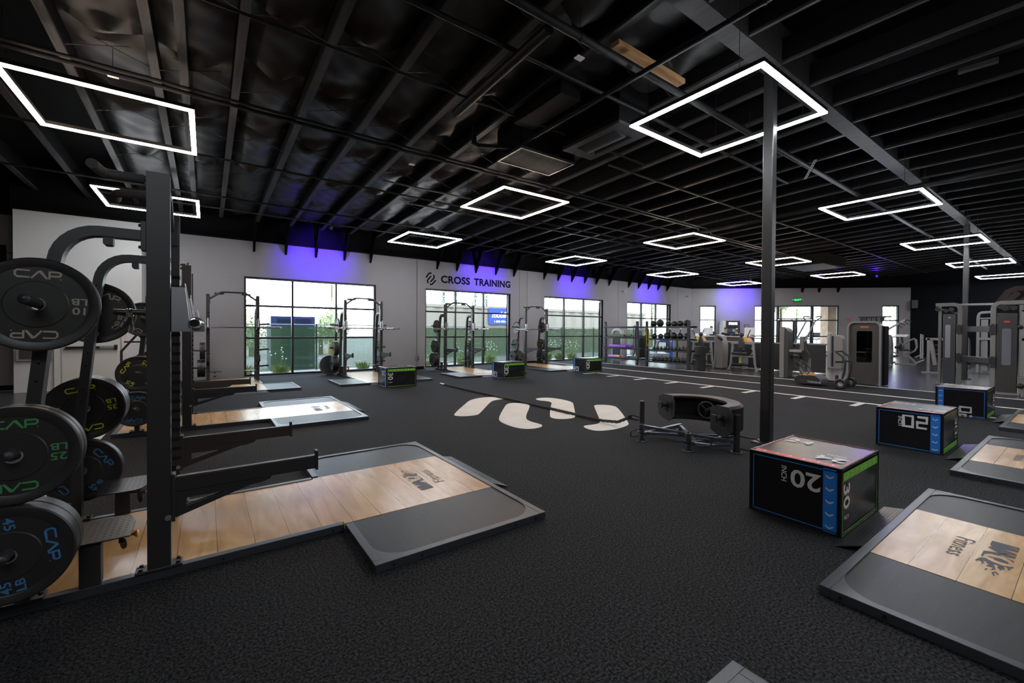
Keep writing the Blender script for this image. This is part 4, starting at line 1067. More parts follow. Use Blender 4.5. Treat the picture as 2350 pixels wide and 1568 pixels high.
# ------------------------------------------------------------------ tyre flip trainer and tow rope
t = thing('tire_flip_trainer', 'black tire flip trainer with half tire and X frame beside the column', 'fitness machine', (5.07, 3.08, 0))
R0, R1_ = 0.40, 0.575; z0, z1 = 0.20, 0.535
a0, a1 = -106 + 0, 74 + 0                      # opening toward -x, slightly -y
# section (radius, z): C-shaped carcass
sec = [(R0, z0 + .04), (R0, z0 + .01), (R0 + .03, z0), (R1_ - .03, z0), (R1_, z0 + .03), (R1_, z1 - .03), (R1_ - .03, z1), (R0 + .03, z1), (R0, z1 - .01), (R0, z1 - .04), (R0 + .05, z1 - .045), (R1_ - .045, z1 - .05), (R1_ - .045, z0 + .05), (R0 + .05, z0 + .045)]
b = MB(); N = 36; k = len(sec); vs = []
for i in range(N + 1):
    a = radians(-107 + 180 * i / N); tw = 0.004 * (i % 2)
    for r_, z_ in sec: 
        rr = r_ + (tw if r_ >= R1_ - .001 else 0); vs.append((rr * cos(a), rr * sin(a), z_))
fs = [(i * k + q, (i + 1) * k + q, (i + 1) * k + (q + 1) % k, i * k + (q + 1) % k) for i in range(N) for q in range(k)]
fs += [tuple(range(k)), tuple(range(N * k, N * k + k))]
b.add(vs, fs, 0, True); b.build('half_tire', mat('tire_rubber', (0.0105, 0.010, 0.0098), 0.45, spec=0.3, bump=0.25, scale=40), t)
for a, flip in ((73, 1), (-107, -1)):
    e = Vector((cos(radians(a)), sin(radians(a)), 0)); nn = Vector((-sin(radians(a)), cos(radians(a)), 0)) * (1 if a > 0 else -1); c = e * 0.485
    b = MB(); oc = [(-.165, .10), (-.115, .175), (.06, .175), (.165, .13), (.165, -.13), (.06, -.175), (-.06, -.19), (-.165, -.10)]
    P = [c + e * p * flip * (1) + Vector((0, 0, 0.367 + q)) + nn * 0.004 for p, q in oc]; Q = [p + nn * 0.012 for p in P]
    b.add(P + Q, [tuple(range(8)), tuple(range(8, 16))] + [(i, (i + 1) % 8, 8 + (i + 1) % 8, 8 + i) for i in range(8)])
    pl = b.build('end_plate', M_steel2, t, bevel=0.002)
    o = c + nn * 0.0175 + Vector((0, 0, 0.367)); uu = Vector((nn.y, -nn.x, 0)) * -1
    if a < 0: uu = -uu
    uu = Vector((0, 0, 1)).cross(nn) 
    b = MB(); vd = Vector((0, 0, 1))
    # figures reading downwards
    b.text('TIREFLIP', 0.056, plane(o + uu * 0.115, -vd, uu), bold=0.01, sp=1.05); b.text('180', 0.10, plane(o + uu * 0.025 + vd * .0, -vd, uu), bold=0.03)
    b.build('cut_lettering', M_slot, pl, fix=False)
    b = MB(); b.cyl(c + nn * 0.016 + Vector((0, 0, 0.40)), c + nn * 0.10 + Vector((0, 0, 0.40)), 0.03); b.bar(c + nn * 0.10 + Vector((0, 0, 0.40)), c + nn * 0.13 + Vector((0, 0, 0.40)), 0.07, 0.085)
    b.build('pivot_block', M_steel, t)
w = MB(); o = Vector((0.40, 0.0, 0.375)); n = Vector((-1, -0.2, 0)).normalized(); s_ = Vector((0.2, -1, 0)).normalized()
w.tube([o + n * 0.1 + (s_ * cos(2 * pi * i / 24) + Vector((0, 0, 1)) * sin(2 * pi * i / 24)) * 0.105 for i in range(24)], 0.013, 8, closed=True, up=n)
for a in (0.3, 2.4, 4.5): w.cyl(o + n * 0.1, o + n * 0.1 + (s_ * cos(a) + Vector((0, 0, 1)) * sin(a)) * 0.1, 0.009)
w.cyl(o - n * 0.05, o + n * 0.13, 0.022); w.build('hand_wheel', M_steel2, t)
L = lambda x, y, z=0.0: (x - 5.07, y - 3.08, z)
F = {'a': (4.56, 3.47), 'b': (4.63, 2.86), 'c': (5.04, 2.50), 'd': (5.47, 3.50), 'e': (4.84, 3.68), 'g': (5.42, 2.75)}
b = MB()
for p, q, z in (('a', 'd', 0.085), ('b', 'g', 0.085), ('e', 'c', 0.115)):
    b.bar(L(*F[p], z), L(*F[q], z), 0.05, 0.045)
b.bar(L(4.66, 3.44, 0.09), L(5.30, 2.80, 0.09), 0.04, 0.04); b.bar(L(5.35, 3.42, 0.09), L(4.80, 2.88, 0.09), 0.04, 0.04)
b.tube([L(4.70, 2.86, .085), L(4.80, 2.66, .085), L(5.0, 2.55, .085)], 0.02); b.tube([L(4.62, 3.52, .085), L(4.72, 3.64, .085), L(4.84, 3.69, .085)], 0.02)
b.build('floor_frame', mat('satin_frame', (0.10, 0.11, 0.14), 0.28, 0.5), t, bevel=0.004)
for q in ('a', 'b'):
    x, y = F[q]; st = MB()
    for i in range(6): st.lathe([(0.012, 0), (0.034, 0.001), (0.036, 0.007), (0.034, 0.013), (0.012, 0.014)], 20, L(x, y, 0.115 + i * 0.0165), (0, 0, 1))
    st.cyl(L(x, y, 0.03), L(x, y, 0.225), 0.012); st.lathe([(0, .0), (.045, 0), (.045, .012), (0, .012)], 20, L(x, y, 0.105)); st.build('rubber_bumper', M_rubber, t)
for q in ('a', 'b', 'c', 'd'):
    x, y = F[q]; b = MB(); b.lathe([(0.05, 0.004), (0.06, 0.001), (0.066, 0.006), (0.06, 0.012), (0.05, 0.010), (0.05, 0.004)], 24, L(x, y, 0.0)); b.cyl(L(x, y, 0.004), L(x, y, 0.075), 0.035, 0.02); b.build('foot_pad', M_steel2, t)
for q, h in (('e', 0.46), ('c', 0.445)):
    x, y = F[q]; b = MB(); b.cyl(L(x, y, 0.02), L(x, y, h), 0.034, n=20); b.build('post', M_steel, t)
for x, y, dx, dy in ((5.04, 2.46, 0.02, -0.24), (4.50, 3.46, -0.15, 0.02), (4.66, 2.78, 0.10, -0.13)):
    b = MB(); z = 0.11; n = Vector((dx, dy, 0)).normalized(); p = Vector(L(x, y, z)); q = Vector((dx, dy, 0)); up = Vector((0, 0, 0.05))
    if q.length > 0.2: up = Vector((0, 0, 0.09))
    b.tube([p + up, p + q * .7 + up, p + q * .93 + up * .7, p + q, p + q * .93 - up * .4, p + q * .7 - up * .6, p - up * .6], 0.009, 8, up=(n.y, -n.x, 0)); b.build('grab_loop', M_steel, t)
b = MB(); b.tube([L(4.83, 3.70, .23), L(4.79, 3.80, .255), L(4.76, 3.845, .235), L(4.77, 3.84, .205), L(4.82, 3.72, .19)], 0.009, 8, up=(1, 0, 0)); b.build('shackle', M_steel2, t)
# twisted rope
def rope_mesh(pts, r):
    P = [Vector(p) for p in pts]; out = MB(); strands = 3; seg = []
    # resample
    Ls = [0]; 
    for a, c in zip(P[:-1], P[1:]): Ls.append(Ls[-1] + (c - a).length)
    n = int(Ls[-1] / 0.03); cl = []
    j = 0
    for i in range(n + 1):
        s = Ls[-1] * i / n
        while j < len(Ls) - 2 and s > Ls[j + 1]: j += 1
        cl.append(P[j] + (P[j + 1] - P[j]) * ((s - Ls[j]) / (Ls[j + 1] - Ls[j])))
    for k in range(strands):
        pts2 = []
        for i, c in enumerate(cl):
            d = (cl[min(i + 1, n)] - cl[max(i - 1, 0)]).normalized(); a = d.cross(Vector((0, 0, 1))).normalized(); u = a.cross(d)
            ph = 2 * pi * k / strands + i * 0.62
            pts2.append(c + (a * cos(ph) + u * sin(ph)) * r * 0.5)
        out.tube(pts2, r * 0.55, 6, mi=0)
    return out
t = thing('tow_rope', 'thick black twisted rope lying across the white turf emblem to the tire trainer', 'rope', (0, 0, 0))
rp_ = [(4.92, 9.80, 0.024), (4.93, 8.6, 0.024), (4.97, 7.4, 0.024), (4.99, 6.2, 0.024), (4.99, 5.2, 0.024), (4.96, 4.5, 0.03), (4.90, 4.15, 0.08), (4.79, 3.83, 0.22)]
rope_mesh(rp_, 0.023).build('rope_strands', mat('rope_black', (0.025, 0.025, 0.02), 0.7, bump=0.4, scale=200, var=0.5, vscale=60), t)
MB().cyl((4.918, 10.0, 0.024), (4.92, 9.78, 0.024), 0.022, n=14).build('end_sleeve', M_uhmw, t)

# ------------------------------------------------------------------ storage shelving
def shelf_rack(x, y0, y1, label, kind):
    t = thing('storage_rack', label, 'storage rack', (x, (y0 + y1) / 2, 0)); h = (y1 - y0) / 2
    for sx in (0,):
        for s in (-1, 1):
            b = MB(); b.box(sx - 0.04, sx + 0.04, s * h - 0.045, s * h + 0.045, 0.0, 1.81)
            for q in range(22): b.box(sx - 0.041, sx - 0.0395, s * h - 0.012, s * h + 0.012, 0.12 + q * .075, 0.145 + q * .075, 1)
            b.build('upright', [M_steel, M_uhmw if kind == 'A' else M_slot], t, bevel=0.004)
    for z in ((1.57, 1.12, 0.655, 0.225) if kind == 'A' else (1.575, 1.09, 0.65, 0.19)):
        b = MB(); b.box(-0.05, 0.0, -h - 0.06, h + 0.06, z - 0.035, z + 0.03); b.box(0.42, 0.47, -h - 0.06, h + 0.06, z - 0.035, z + 0.03)
        b.box(0.0, 0.42, -h + 0.05, h - 0.05, z - 0.005, z + 0.004)
        b.build('shelf', M_steel, t, bevel=0.003)
    return t
shelf_rack(14.58, 11.36, 13.10, 'black storage rack holding foam rollers beside the windows', 'A')
shelf_rack(14.56, 9.02, 10.87, 'black storage rack loaded with slam balls and kettlebells', 'B')
rol = mat('purple_foam', (0.30, 0.10, 0.62), 0.5); rol2 = mat('pink_foam', (0.55, 0.30, 0.72), 0.5); rolg = mat('speckled_green_foam', (0.16, 0.20, 0.12), 0.7, var=0.9, vscale=60)
def roller(x, y, z, r, L, m, lab, holes=True, dx=0.0):
    t = thing('foam_roller', lab, 'foam roller', (x, y, z + r), 0, 'foam rollers on the storage rack')
    MB().lathe([(r * .35, -L / 2), (r * .96, -L / 2), (r, -L / 2 + .01), (r, L / 2 - .01), (r * .96, L / 2), (r * .35, L / 2), (r * .35, -L / 2)], 24, (0, 0, 0), (dx, 1, 0)).build('roller_body', m, t)
    MB().cyl((-dx * L / 2 * 1.001, -L / 2 * 1.001, 0), (-dx * L / 2 * .99, -L / 2 * .99, 0), r * .4).build('end_hole', M_slot, t)
roller(14.67, 12.55, 1.125, 0.072, 0.9, rolg, 'front speckled green foam roller on the second shelf', dx=0.0); roller(14.88, 12.35, 1.125, 0.072, 0.9, rolg, 'back speckled green foam roller on the second shelf')
roller(14.67, 12.45, 0.66, 0.075, 0.93, rol, 'front purple foam roller on the third shelf'); roller(14.87, 12.28, 0.66, 0.075, 0.93, rol, 'back purple foam roller on the third shelf')
roller(14.67, 12.70, 0.23, 0.06, 0.55, rol2, 'pink foam roller on the bottom shelf'); roller(14.66, 12.38, 0.23, 0.062, 0.16, M_orange, 'short orange roller on the bottom shelf'); roller(14.82, 12.5, 0.23, 0.06, 0.5, rol2, 'pink foam roller behind the orange one')
# resistance bands hung on the end
for k, (y, z, L_, col, lab) in enumerate(((11.43, 1.62, 0.95, (0.30, 0.03, 0.05), 'dark red resistance band hanging on the roller rack end'), (11.36, 1.50, 0.88, (0.03, 0.12, 0.42), 'blue resistance band hanging on the roller rack end'), (11.34, 1.13, 0.62, (0.4, 0.03, 0.04), 'short red resistance band hanging behind the blue one'), (10.78, 1.50, 0.7, (0.65, 0.55, 0.03), 'yellow resistance band hanging on the slam ball rack end'), (11.32, 1.05, 0.75, (0.05, 0.28, 0.08), 'green resistance band hanging low between the racks'))):
    t = thing('resistance_band', lab, 'resistance band', (14.50, y, z)); m = mat('band', col, 0.5)
    b = MB(); w = 0.05; pts = [(0, -w, -L_ * .1), (0, -w * .5, 0.02), (0, 0, 0.03), (0, w * .5, 0.02), (0, w, -L_ * .1), (0.0, w * 1.1, -L_ * .5), (0, w * .8, -L_ * .95), (0, 0, -L_), (0, -w * .8, -L_ * .95), (0.0, -w * 1.1, -L_ * .5)]
    b.sweep(pts, [(-.003, -.02), (.003, -.02), (.003, .02), (-.003, .02)], up=(1, 0, 0), closed=True); b.build('band_loop', m, t)
ball_m = mat('slam_ball_rubber', (0.012, 0.012, 0.012), 0.33, bump=0.15, scale=60)
def sball(y, z, r, lab, knob=False):
    t = thing('slam_ball', lab, 'slam ball', (14.72, y, z), 0, 'black slam balls on the storage rack')
    MB().ball((0, 0, r * 0.99), r, 28, 16).build('ball', ball_m, t)
    if knob: MB().ball((0, 0, r * 1.9), 0.02, 10, 8).build('valve', ball_m, t)
pos = [10.66, 10.36, 9.98, 9.72, 9.47, 9.19]
for k, (y, r) in enumerate(zip(pos, (0.125, 0.15, 0.115, 0.115, 0.125, 0.135))): sball(y, 1.582, r, ['leftmost', 'largest, second from the left', 'third from the left', 'fourth from the left', 'fifth from the left', 'rightmost'][k] + ' black slam ball on the top shelf')
for k, (y, r) in enumerate(zip([10.62, 10.33, 10.04, 9.75, 9.48, 9.18], (0.105, 0.105, 0.13, 0.135, 0.125, 0.125))): sball(y, 1.097, r, ['leftmost', 'second from the left', 'third from the left', 'fourth from the left', 'fifth from the left', 'rightmost'][k] + ' black slam ball on the second shelf', k in (2, 3))
def make_kb(r):
    t = thing('kettlebell', '', 'kettlebell'); m = kbm
    MB().ball((0, 0, r * 0.92), r, 20, 12).build('bell', m, t)
    a = arc(0, r * 1.75, r * 0.78, -35, 215, 12); MB().tube([(0, p[0], p[1]) for p in a], r * 0.17, 8, up=(1, 0, 0)).build('handle', m, t)
    return t
kbm = mat('cast_iron', (0.03, 0.029, 0.03), 0.42, 0.3)
kb0 = make_kb(0.062); kb1 = make_kb(0.082)
for row, (m0, z, n, ys) in enumerate(((kb0, 0.655, 10, 10.62), (kb1, 0.195, 9, 10.62))):
    for k in range(n):
        t = m0 if k == 0 else copy_tree(m0)
        t.location = (14.72, ys - k * (1.44 / (n - 1)), z); t.rotation_euler.z = radians((k * 37) % 50 - 25)
        t['label'] = 'black %s kettlebell, number %d from the left on the %s shelf' % (('small', 'large')[row], k + 1, ('third', 'bottom')[row]); t['group'] = 'kettlebells on the storage rack'

# trash can
t = thing('trash_can', 'tall black cylindrical trash can beside the slam ball rack', 'trash can', (14.45, 8.48, 0))
MB().lathe([(0, 0.01), (0.165, 0.01), (0.17, 0.02), (0.185, 0.84), (0.175, 0.84), (0.17, 0.8), (0, 0.8)], 36).build('bin_body', M_steel, t)
MB().lathe([(0.186, 0.845), (0.19, 0.85), (0.188, 0.87), (0.17, 0.875), (0.165, 0.85)], 36).build('rim', M_steel2, t)
b = MB(); b.box(-0.192, -0.17, -0.09, 0.1, 0.46, 0.58); b.build('label_plate', M_slot, t)
# ------------------------------------------------------------------ machines on the rubber floor
def rr(y0, y1, z0, z1, r, n=5):          # rounded rectangle outline (y, z)
    out = []
    for cy, cz, a in ((y1 - r, z1 - r, 0), (y0 + r, z1 - r, 90), (y0 + r, z0 + r, 180), (y1 - r, z0 + r, 270)):
        out += [(cy + r * cos(radians(a + 90 * i / n)), cz + r * sin(radians(a + 90 * i / n))) for i in range(n + 1)]
    return out
# weight stack tower facing the lane
t = thing('weight_tower', 'tall grey weight stack tower with smoked window and red badge, behind the push sled', 'gym machine', (14.35, 3.77, 0))
MB().prism(rr(-0.33, 0.33, 0.02, 1.66, 0.12), 'x', 0.02, 0.36).build('shroud', M_mbrown, t, bevel=0.004)
b = MB(); path = [(-0.0, y, z) for y, z in [(0.345, 0.0), (0.345, 1.54)] + [(0.345 - 0.15 * (1 - cos(radians(a))), 1.54 + 0.15 * sin(radians(a))) for a in (30, 60, 90)] + [(-0.195, 1.69)] + [(-0.195 - 0.15 * sin(radians(a)), 1.69 - 0.15 * (1 - cos(radians(a)))) for a in (30, 60, 90)] + [(-0.345, 0.0)]]
b.sweep(path, [(-.022, -.05), (.022, -.05), (.022, .05), (-.022, .05)], up=(1, 0, 0)); b.build('silver_frame', M_mgrey, t, bevel=0.004)
MB().box(0.06, 0.40, -0.42, -0.345, 0.02, 1.58).build('side_panel', M_walldark, t)
b = MB().prism(rr(-0.165, 0.165, 0.60, 1.45, 0.04), 'x', 0.012, 0.019); b.build('window', M_smoke, t)
b = MB(); 
for k in range(14): b.box(0.0195, 0.03, -0.09, 0.09, 0.63 + k * .04, 0.66 + k * .04)
b.build('weight_stack', M_bolt, t)
MB().prism(rr(-0.09, 0.09, 1.535, 1.575, 0.018), 'x', 0.012, 0.0195).build('badge', M_badge, t)
t = thing('handle_rack', 'rack of black cable handles on top of the grey weight stack tower', 'cable handles', (14.5, 3.6, 1.69))
b = MB(); b.box(-.03, .03, -.34, .33, .12, .15); b.box(-.02, .02, .26, .3, 0.001, .12); b.box(-.02, .02, -.16, -.12, 0.001, .12); b.build('rail', M_steel, t)
for k, y in enumerate((0.24, 0.15, 0.05, -0.05, -0.2)):
    b = MB(); b.cyl((-.04, y, .02), (-.04, y, .12), .022); b.tube([(-.04, y - .05, .01), (-.04, y - .05, .1), (-.04, y, .135), (-.04, y + .05, .1), (-.04, y + .05, .01)], .008, 6, up=(1, 0, 0)); b.build('cable_handle', M_pad if k % 2 else M_steel2, t)
# pulldown with two raised arms
t = thing('pulldown_machine', 'grey pulldown machine with two raised lever arms right of the black column', 'gym machine', (14.7, 5.5, 0))
o = Vector((14.7, 5.5, 0)); P = lambda x, y, z: (x - o.x, y - o.y, z)
MB().prism([(p - o.y, z) for p, z in [(5.90, 0.0), (5.90, 1.50), (5.87, 1.56), (5.80, 1.57), (5.77, 1.53), (5.77, 0.0)]], 'x', -0.22, -0.05).build('stack_cover', M_mgrey, t, bevel=0.008)
MB().prism([(p - o.y, z) for p, z in [(5.80, 0.0), (5.80, 1.55), (5.70, 1.50), (5.66, 1.38), (5.66, 0.0)]], 'x', -0.20, 0.15).build('stack_shroud', M_mbrown, t, bevel=0.008)
MB().box(-0.14, -0.06, 5.33 - o.y, 5.92 - o.y, 0.795, 0.87).build('cross_arm', M_msilver, t, bevel=0.006)
b = MB(); b.box(0.12, 0.22, 5.36 - o.y, 5.47 - o.y, 0.0, 1.27); b.bar(P(14.9, 5.28, 0.62), P(14.9, 5.36, 1.15), 0.07, 0.05); b.box(0.15, 0.22, 5.20 - o.y, 5.27 - o.y, 0.02, 0.62); b.box(0.1, 0.25, 5.2 - o.y, 5.85 - o.y, 0.01, 0.07); b.build('main_frame', M_mgrey, t, bevel=0.006)
b = MB(); b.lathe([(0, 0), (.13, 0), (.15, .02), (.15, .05), (0, .05)], 28, P(14.8, 5.33, 0.70), (-1, 0, 0)); b.build('cam_disc', M_steel, t)
b = MB(); b.sweep([P(14.78, 5.30, 1.25), P(14.78, 5.27, 0.9), P(14.78, 5.27, 0.55), P(14.78, 5.35, 0.42)], [(-.02, -.02), (.02, -.02), (.02, .02), (-.02, .02)], up=(1, 0, 0)); b.build('cam_link', M_steel, t)
for x, pts, hp in ((15.1, [(5.72, 1.07), (5.40, 1.75)], [(5.40, 1.74), (5.48, 1.85), (5.47, 1.885), (5.43, 1.895), (5.29, 1.87)]), (14.72, [(5.30, 1.12), (5.03, 1.74)], [(5.03, 1.73), (4.90, 1.83), (4.885, 1.865), (4.92, 1.875), (5.02, 1.86)])):
    a = MB().bar(P(x, *pts[0]), P(x, *pts[1]), 0.035, 0.05, up=(1, 0, 0)).build('lever_arm', M_msilver, t, bevel=0.004)
    b = MB(); b.tube([P(x, y, z) for y, z in hp], 0.017, 8, up=(1, 0, 0)); b.build('grip', M_pad, a)
for y, z in ((5.77, 1.0), (5.42, 1.0)):
    b = MB(); b.ball(P(14.95, y - .05, z), 0.085, 16, 10); b.build('roller_pad', M_pad, t)
b = MB(); b.box(-0.05, 0.3, 5.40 - o.y, 5.75 - o.y, 0.62, 0.70); b.build('seat', M_pad, t, bevel=0.02)
# shrouded machines with silver column (abductor, press ...)
def shroud_machine(x, y, h, w, label, side=1, arm=True, mcol=None):
    t = thing('shrouded_machine', label, 'gym machine', (x, y, 0)); m = mcol or M_mgrey
    b = MB(); b.cyl((-0.1, side * w * .42, 0.02), (-0.1, side * w * .42, h), 0.075, n=20); b.ball((-0.1, side * w * .42, h), 0.078, 18, 10); b.build('column', M_msilver, t)
    poly = [(-side * w * .5, 0.02), (-side * w * .5, h * .6), (-side * w * .44, h * .86), (-side * w * .3, h * .96), (side * w * .2, h * .97), (side * w * .2, 0.02)]
    MB().prism(poly, 'x', -0.05, 0.35).build('shroud', m, t, bevel=0.03)
    MB().prism([(side * w * .22, 0.03), (side * w * .22, h * .95), (side * w * .62, h * .93), (side * w * .66, h * .6), (side * w * .6, 0.03)], 'x', 0.0, 0.3).build('side_shroud', M_mblue, t, bevel=0.02)
    if arm:
        b = MB(); b.bar((-0.15, side * w * .45, 0.62), (-0.3, side * w * 1.35, 0.44), 0.05, 0.05); b.bar((-0.2, side * w * .9, 0.52), (-0.2, side * w * 1.2, 0.68), 0.04, 0.04); b.cyl((-0.22, side * w * .42, 0.62), (-0.02, side * w * .42, 0.62), 0.08); b.build('lever', M_msilver, t)
        b = MB(); b.box(0.35, 0.8, side * w * .1, side * w * 1.0, 0.42, 0.5) if side > 0 else b.box(0.35, 0.8, side * w * 1.0, side * w * .1, 0.42, 0.5); b.build('seat', M_pad, t, bevel=0.02)
    b = MB(); b.box(-0.2, 0.7, -w * .5, w * .5, 0.0, 0.05); b.build('floor_base', M_mgrey, t)
    return t
shroud_machine(20.0, 6.12, 1.33, 0.46, 'grey shrouded machine with silver column, between the pulldown and the weight tower')
shroud_machine(22.5, 5.35, 1.30, 0.42, 'slate and silver shrouded machine partly hidden behind the weight tower', arm=False)
shroud_machine(25.6, 5.95, 1.36, 0.46, 'light grey shrouded machine right of the weight tower')
# stack towers behind the storage racks
def loop_tower(x, y, label, h=1.53):
    t = thing('stack_tower', label, 'gym machine', (x, y, 0), 0, 'round topped silver stack towers')
    b = MB(); path = [(0, 0.28, 0.0), (0, 0.28, h - .25)] + [(0, 0.06 + 0.22 * cos(radians(a)), h - .25 + 0.2 * sin(radians(a))) for a in (30, 60, 90)] + [(0, -.08, h - .05)] + [(0, -0.08 - 0.22 * sin(radians(a)), h - .25 + 0.2 * cos(radians(a))) for a in (30, 60, 90)] + [(0, -0.30, 0.0)]
    b.sweep(path, [(-.07, -.06), (.07, -.06), (.07, .06), (-.07, .06)], up=(1, 0, 0)); b.build('loop_frame', M_msilver, t, bevel=0.02)
    b = MB(); b.box(-.04, .04, -.2, .17, .1, h - .35); b.build('weight_stack', M_steel, t)
    b = MB(); b.box(-.075, -.07, .235, .325, h * .68, h * .72); b.build('red_band', M_badge, t)
    b = MB(); b.box(-.1, .5, -.3, .3, 0, .05); b.build('floor_base', M_mgrey, t)
loop_tower(17.5, 15.2 - 1.9, 'silver round topped stack tower behind the roller rack end, by the resistance bands')
loop_tower(16.2, 13.80, 'silver round topped stack tower seen through the left end of the roller rack')
t = thing('leg_press', 'grey seated press machine seen through the roller rack', 'gym machine', (18.2, 14.0, 0))
b = MB(); b.box(-.2, .3, -.5, .6, .02, .1); b.bar((0, .45, .1), (0, .1, 1.25), .1, .12, up=(1, 0, 0)); b.bar((0, -.4, .1), (0, -.3, .8), .1, .1, up=(1, 0, 0)); b.build('main_frame', M_mgrey, t, bevel=.01)
b = MB(); b.bar((0, .15, .75), (0, -.05, 1.2), .3, .08, up=(1, 0, 0)); b.box(-.2, .2, -.35, .1, .6, .7); b.build('pad', M_pad, t, bevel=.02); MB().box(-.1, .1, .55, .95, .16, .44).build('white_box', M_white, t, bevel=.01)
t = thing('stair_machine', 'grey cardio machine with a sloped frame seen through the slam ball rack', 'gym machine', (19.5, 13.5, 0))
b = MB(); b.bar((0, .5, .1), (0, .35, .9), .1, .12, up=(1, 0, 0)); b.bar((0, .35, .9), (0, -.5, .8), .08, .1, up=(1, 0, 0)); b.box(-.3, .5, -.6, .7, .02, .25); b.bar((0, -.5, .1), (0, -.4, 1.0), .1, .1, up=(1, 0, 0)); b.build('main_frame', M_msilver, t, bevel=.01)
MB().prism([(.2, .82), (.05, .98), (-.3, .98), (-.35, .82)], 'x', -.2, .2).build('console', mat('blue_lit_console', (.05, .05, .25), .35), t, bevel=.01)  # blue light on the console is put into its base colour
shroud_machine(17.6, 11.35, 1.28, 0.42, 'silver column machine seen through the right half of the slam ball rack', arm=True)
# multi-hip / seated machines before the partition
def seated_frame(x, y, label, full=True):
    t = thing('seated_machine', label, 'gym machine', (x, y, 0), 0, 'seated machines with splayed silver posts')
    for s in ((-1, 1) if full else (1,)):
        b = MB(); b.bar((0, s * .36, .98), (0, s * .43, .23), .075, .055, up=(1, 0, 0)); b.bar((0, s * .43, .24), (0, s * .49, .02), .06, .045, up=(1, 0, 0)); b.box(-.05, .05, s * .49 - .05, s * .49 + .05, 0, .03); b.build('splayed_post', M_msilver, t, bevel=.006)
        b = MB(); b.tube([(0, s * .3, .82), (0, s * .36, .74), (0, s * .36, .62), (0, s * .26, .56)], .015, 8, up=(1, 0, 0)); b.cyl((0, s * .41, .62), (0, s * .31, .62), .03); b.build('hip_lever', M_msilver, t)
    b = MB(); b.box(-.04, .04, -.40, .42, .95, 1.02); b.build('cross_bar', M_msilver, t, bevel=.006); b = MB(); b.box(-.03, .03, -.42, .42, .48, .53); b.box(.3, .36, -.45, .45, .04, .09); b.box(0, .35, -.03, .03, .04, .5); b.build('cross_frame', M_msilver, t, bevel=.006)
    b = MB(); b.prism([(-.12, .82), (.13, .80), (.10, 1.05), (.05, 1.22), (-.04, 1.22), (-.09, 1.05)], 'x', -.14, -.05); b.build('back_pad', M_mbrown, t, bevel=.02)
    b = MB(); b.ball((-.1, 0, 1.30), .088, 18, 12); b.build('head_roller', M_mbrown, t)
    b = MB(); b.prism(rr(-.2, .22, .58, .66, .035), 'x', -.4, -.1); b.prism(rr(-.1, .1, .68, .80, .05), 'x', -.16, -.05); b.build('seat', M_pad, t, bevel=.01)
    b = MB(); b.box(-.22, -.16, -.05, .03, .2, .52); b.build('yellow_post', mat('olive_yellow', (.35, .36, .08), .4), t); b = MB(); b.cyl((-.2, -.3, .22), (-.2, .25, .22), .05); b.build('foot_roller', M_pad, t)
seated_frame(15.9, 7.70, 'seated machine with splayed silver posts just left of the black column')
seated_frame(16.3, 9.50, 'seated machine with splayed silver posts right behind the trash can')
t = thing('stack_console', 'narrow grey weight console between the two seated machines', 'gym machine', (15.9, 8.55, 0))
MB().prism([(-.17, .02), (-.20, .5), (-.19, .95), (-.10, 1.25), (.06, 1.30), (.09, 1.24), (.09, .02)], 'x', -.15, .25).build('shroud', M_mgrey, t, bevel=.02)
b = MB(); b.bar((-.1, .13, .30), (-.1, .13, 1.30), .05, .05, up=(1, 0, 0)); b.bar((-.1, .13, .31), (-.1, .20, .02), .05, .05, up=(1, 0, 0)); b.build('front_post', M_msilver, t, bevel=.006); MB().prism([(.0, 1.22), (-.14, 1.18), (-.2, 1.12), (-.16, 1.05), (-.02, 1.15)], 'x', -.19, -.14).build('side_cap', M_steel, t)
# low partition and reception desk
t = thing('low_partition', 'low black partition with a silver top rail behind the seated machines', 'partition', (17.0, 8.0, 0))
MB().box(-.04, .04, -2.5, 2.55, 0.02, .97).build('panel', M_steel, t); MB().box(-.06, .06, -2.52, 2.57, .97, 1.02).build('top_rail', M_msilver, t, bevel=.006)
t = thing('reception_desk', 'long dark reception desk with a pale wood counter below the small window', 'desk', (21.0, 11.1, 0))
MB().box(0, .6, -1.15, 1.2, 0, 1.13).build('desk_front', M_mbrown, t, bevel=.01); MB().box(-.08, .7, -1.2, 1.25, 1.13, 1.18).build('counter', mat('pale_wood', (.5, .4, .32), .35), t, bevel=.006)
for y, lab in ((12.1, 'white computer monitor on the left end of the reception desk'), (10.0, 'white box with papers on the right end of the reception desk')):
    t = thing('monitor', lab, 'monitor', (21.3, y, 1.18)); b = MB(); b.box(0, .04, -.25, .25, .08, .42); b.box(-.02, .06, -.03, .03, .0, .1); b.box(-.08, .1, -.1, .1, 0, .012); b.build('screen_body', M_white, t, bevel=.006)
def elliptical(x, y, col, label):
    t = thing('cross_trainer', label, 'cardio machine', (x, y, 0), 0, 'cross trainers before the reception desk')
    for s in (-1, 1):
        a = MB().tube([(0, s * .12, .7), (0, s * .17, 1.22), (-.05, s * .3, 1.5)], .02, 8, up=(1, 0, 0)).build('swing_handle', M_steel, t)
        MB().ball((-.05, s * .302, 1.52), .035, 10, 8).build('white_tip', M_white, a)
    MB().prism([(-.3, .1), (-.32, .9), (-.2, 1.12), (-.05, 1.15), (.1, 1.0), (.2, .6), (.25, .1)], 'x', -.2, .25).build('side_cover', mat('cover', col, .4), t, bevel=.03)
    MB().box(-.1, .1, -.12, .12, 1.15, 1.3).build('console', M_white, t, bevel=.02); MB().box(-.3, 1.2, -.35, .35, 0, .12).build('base', M_steel, t, bevel=.02)
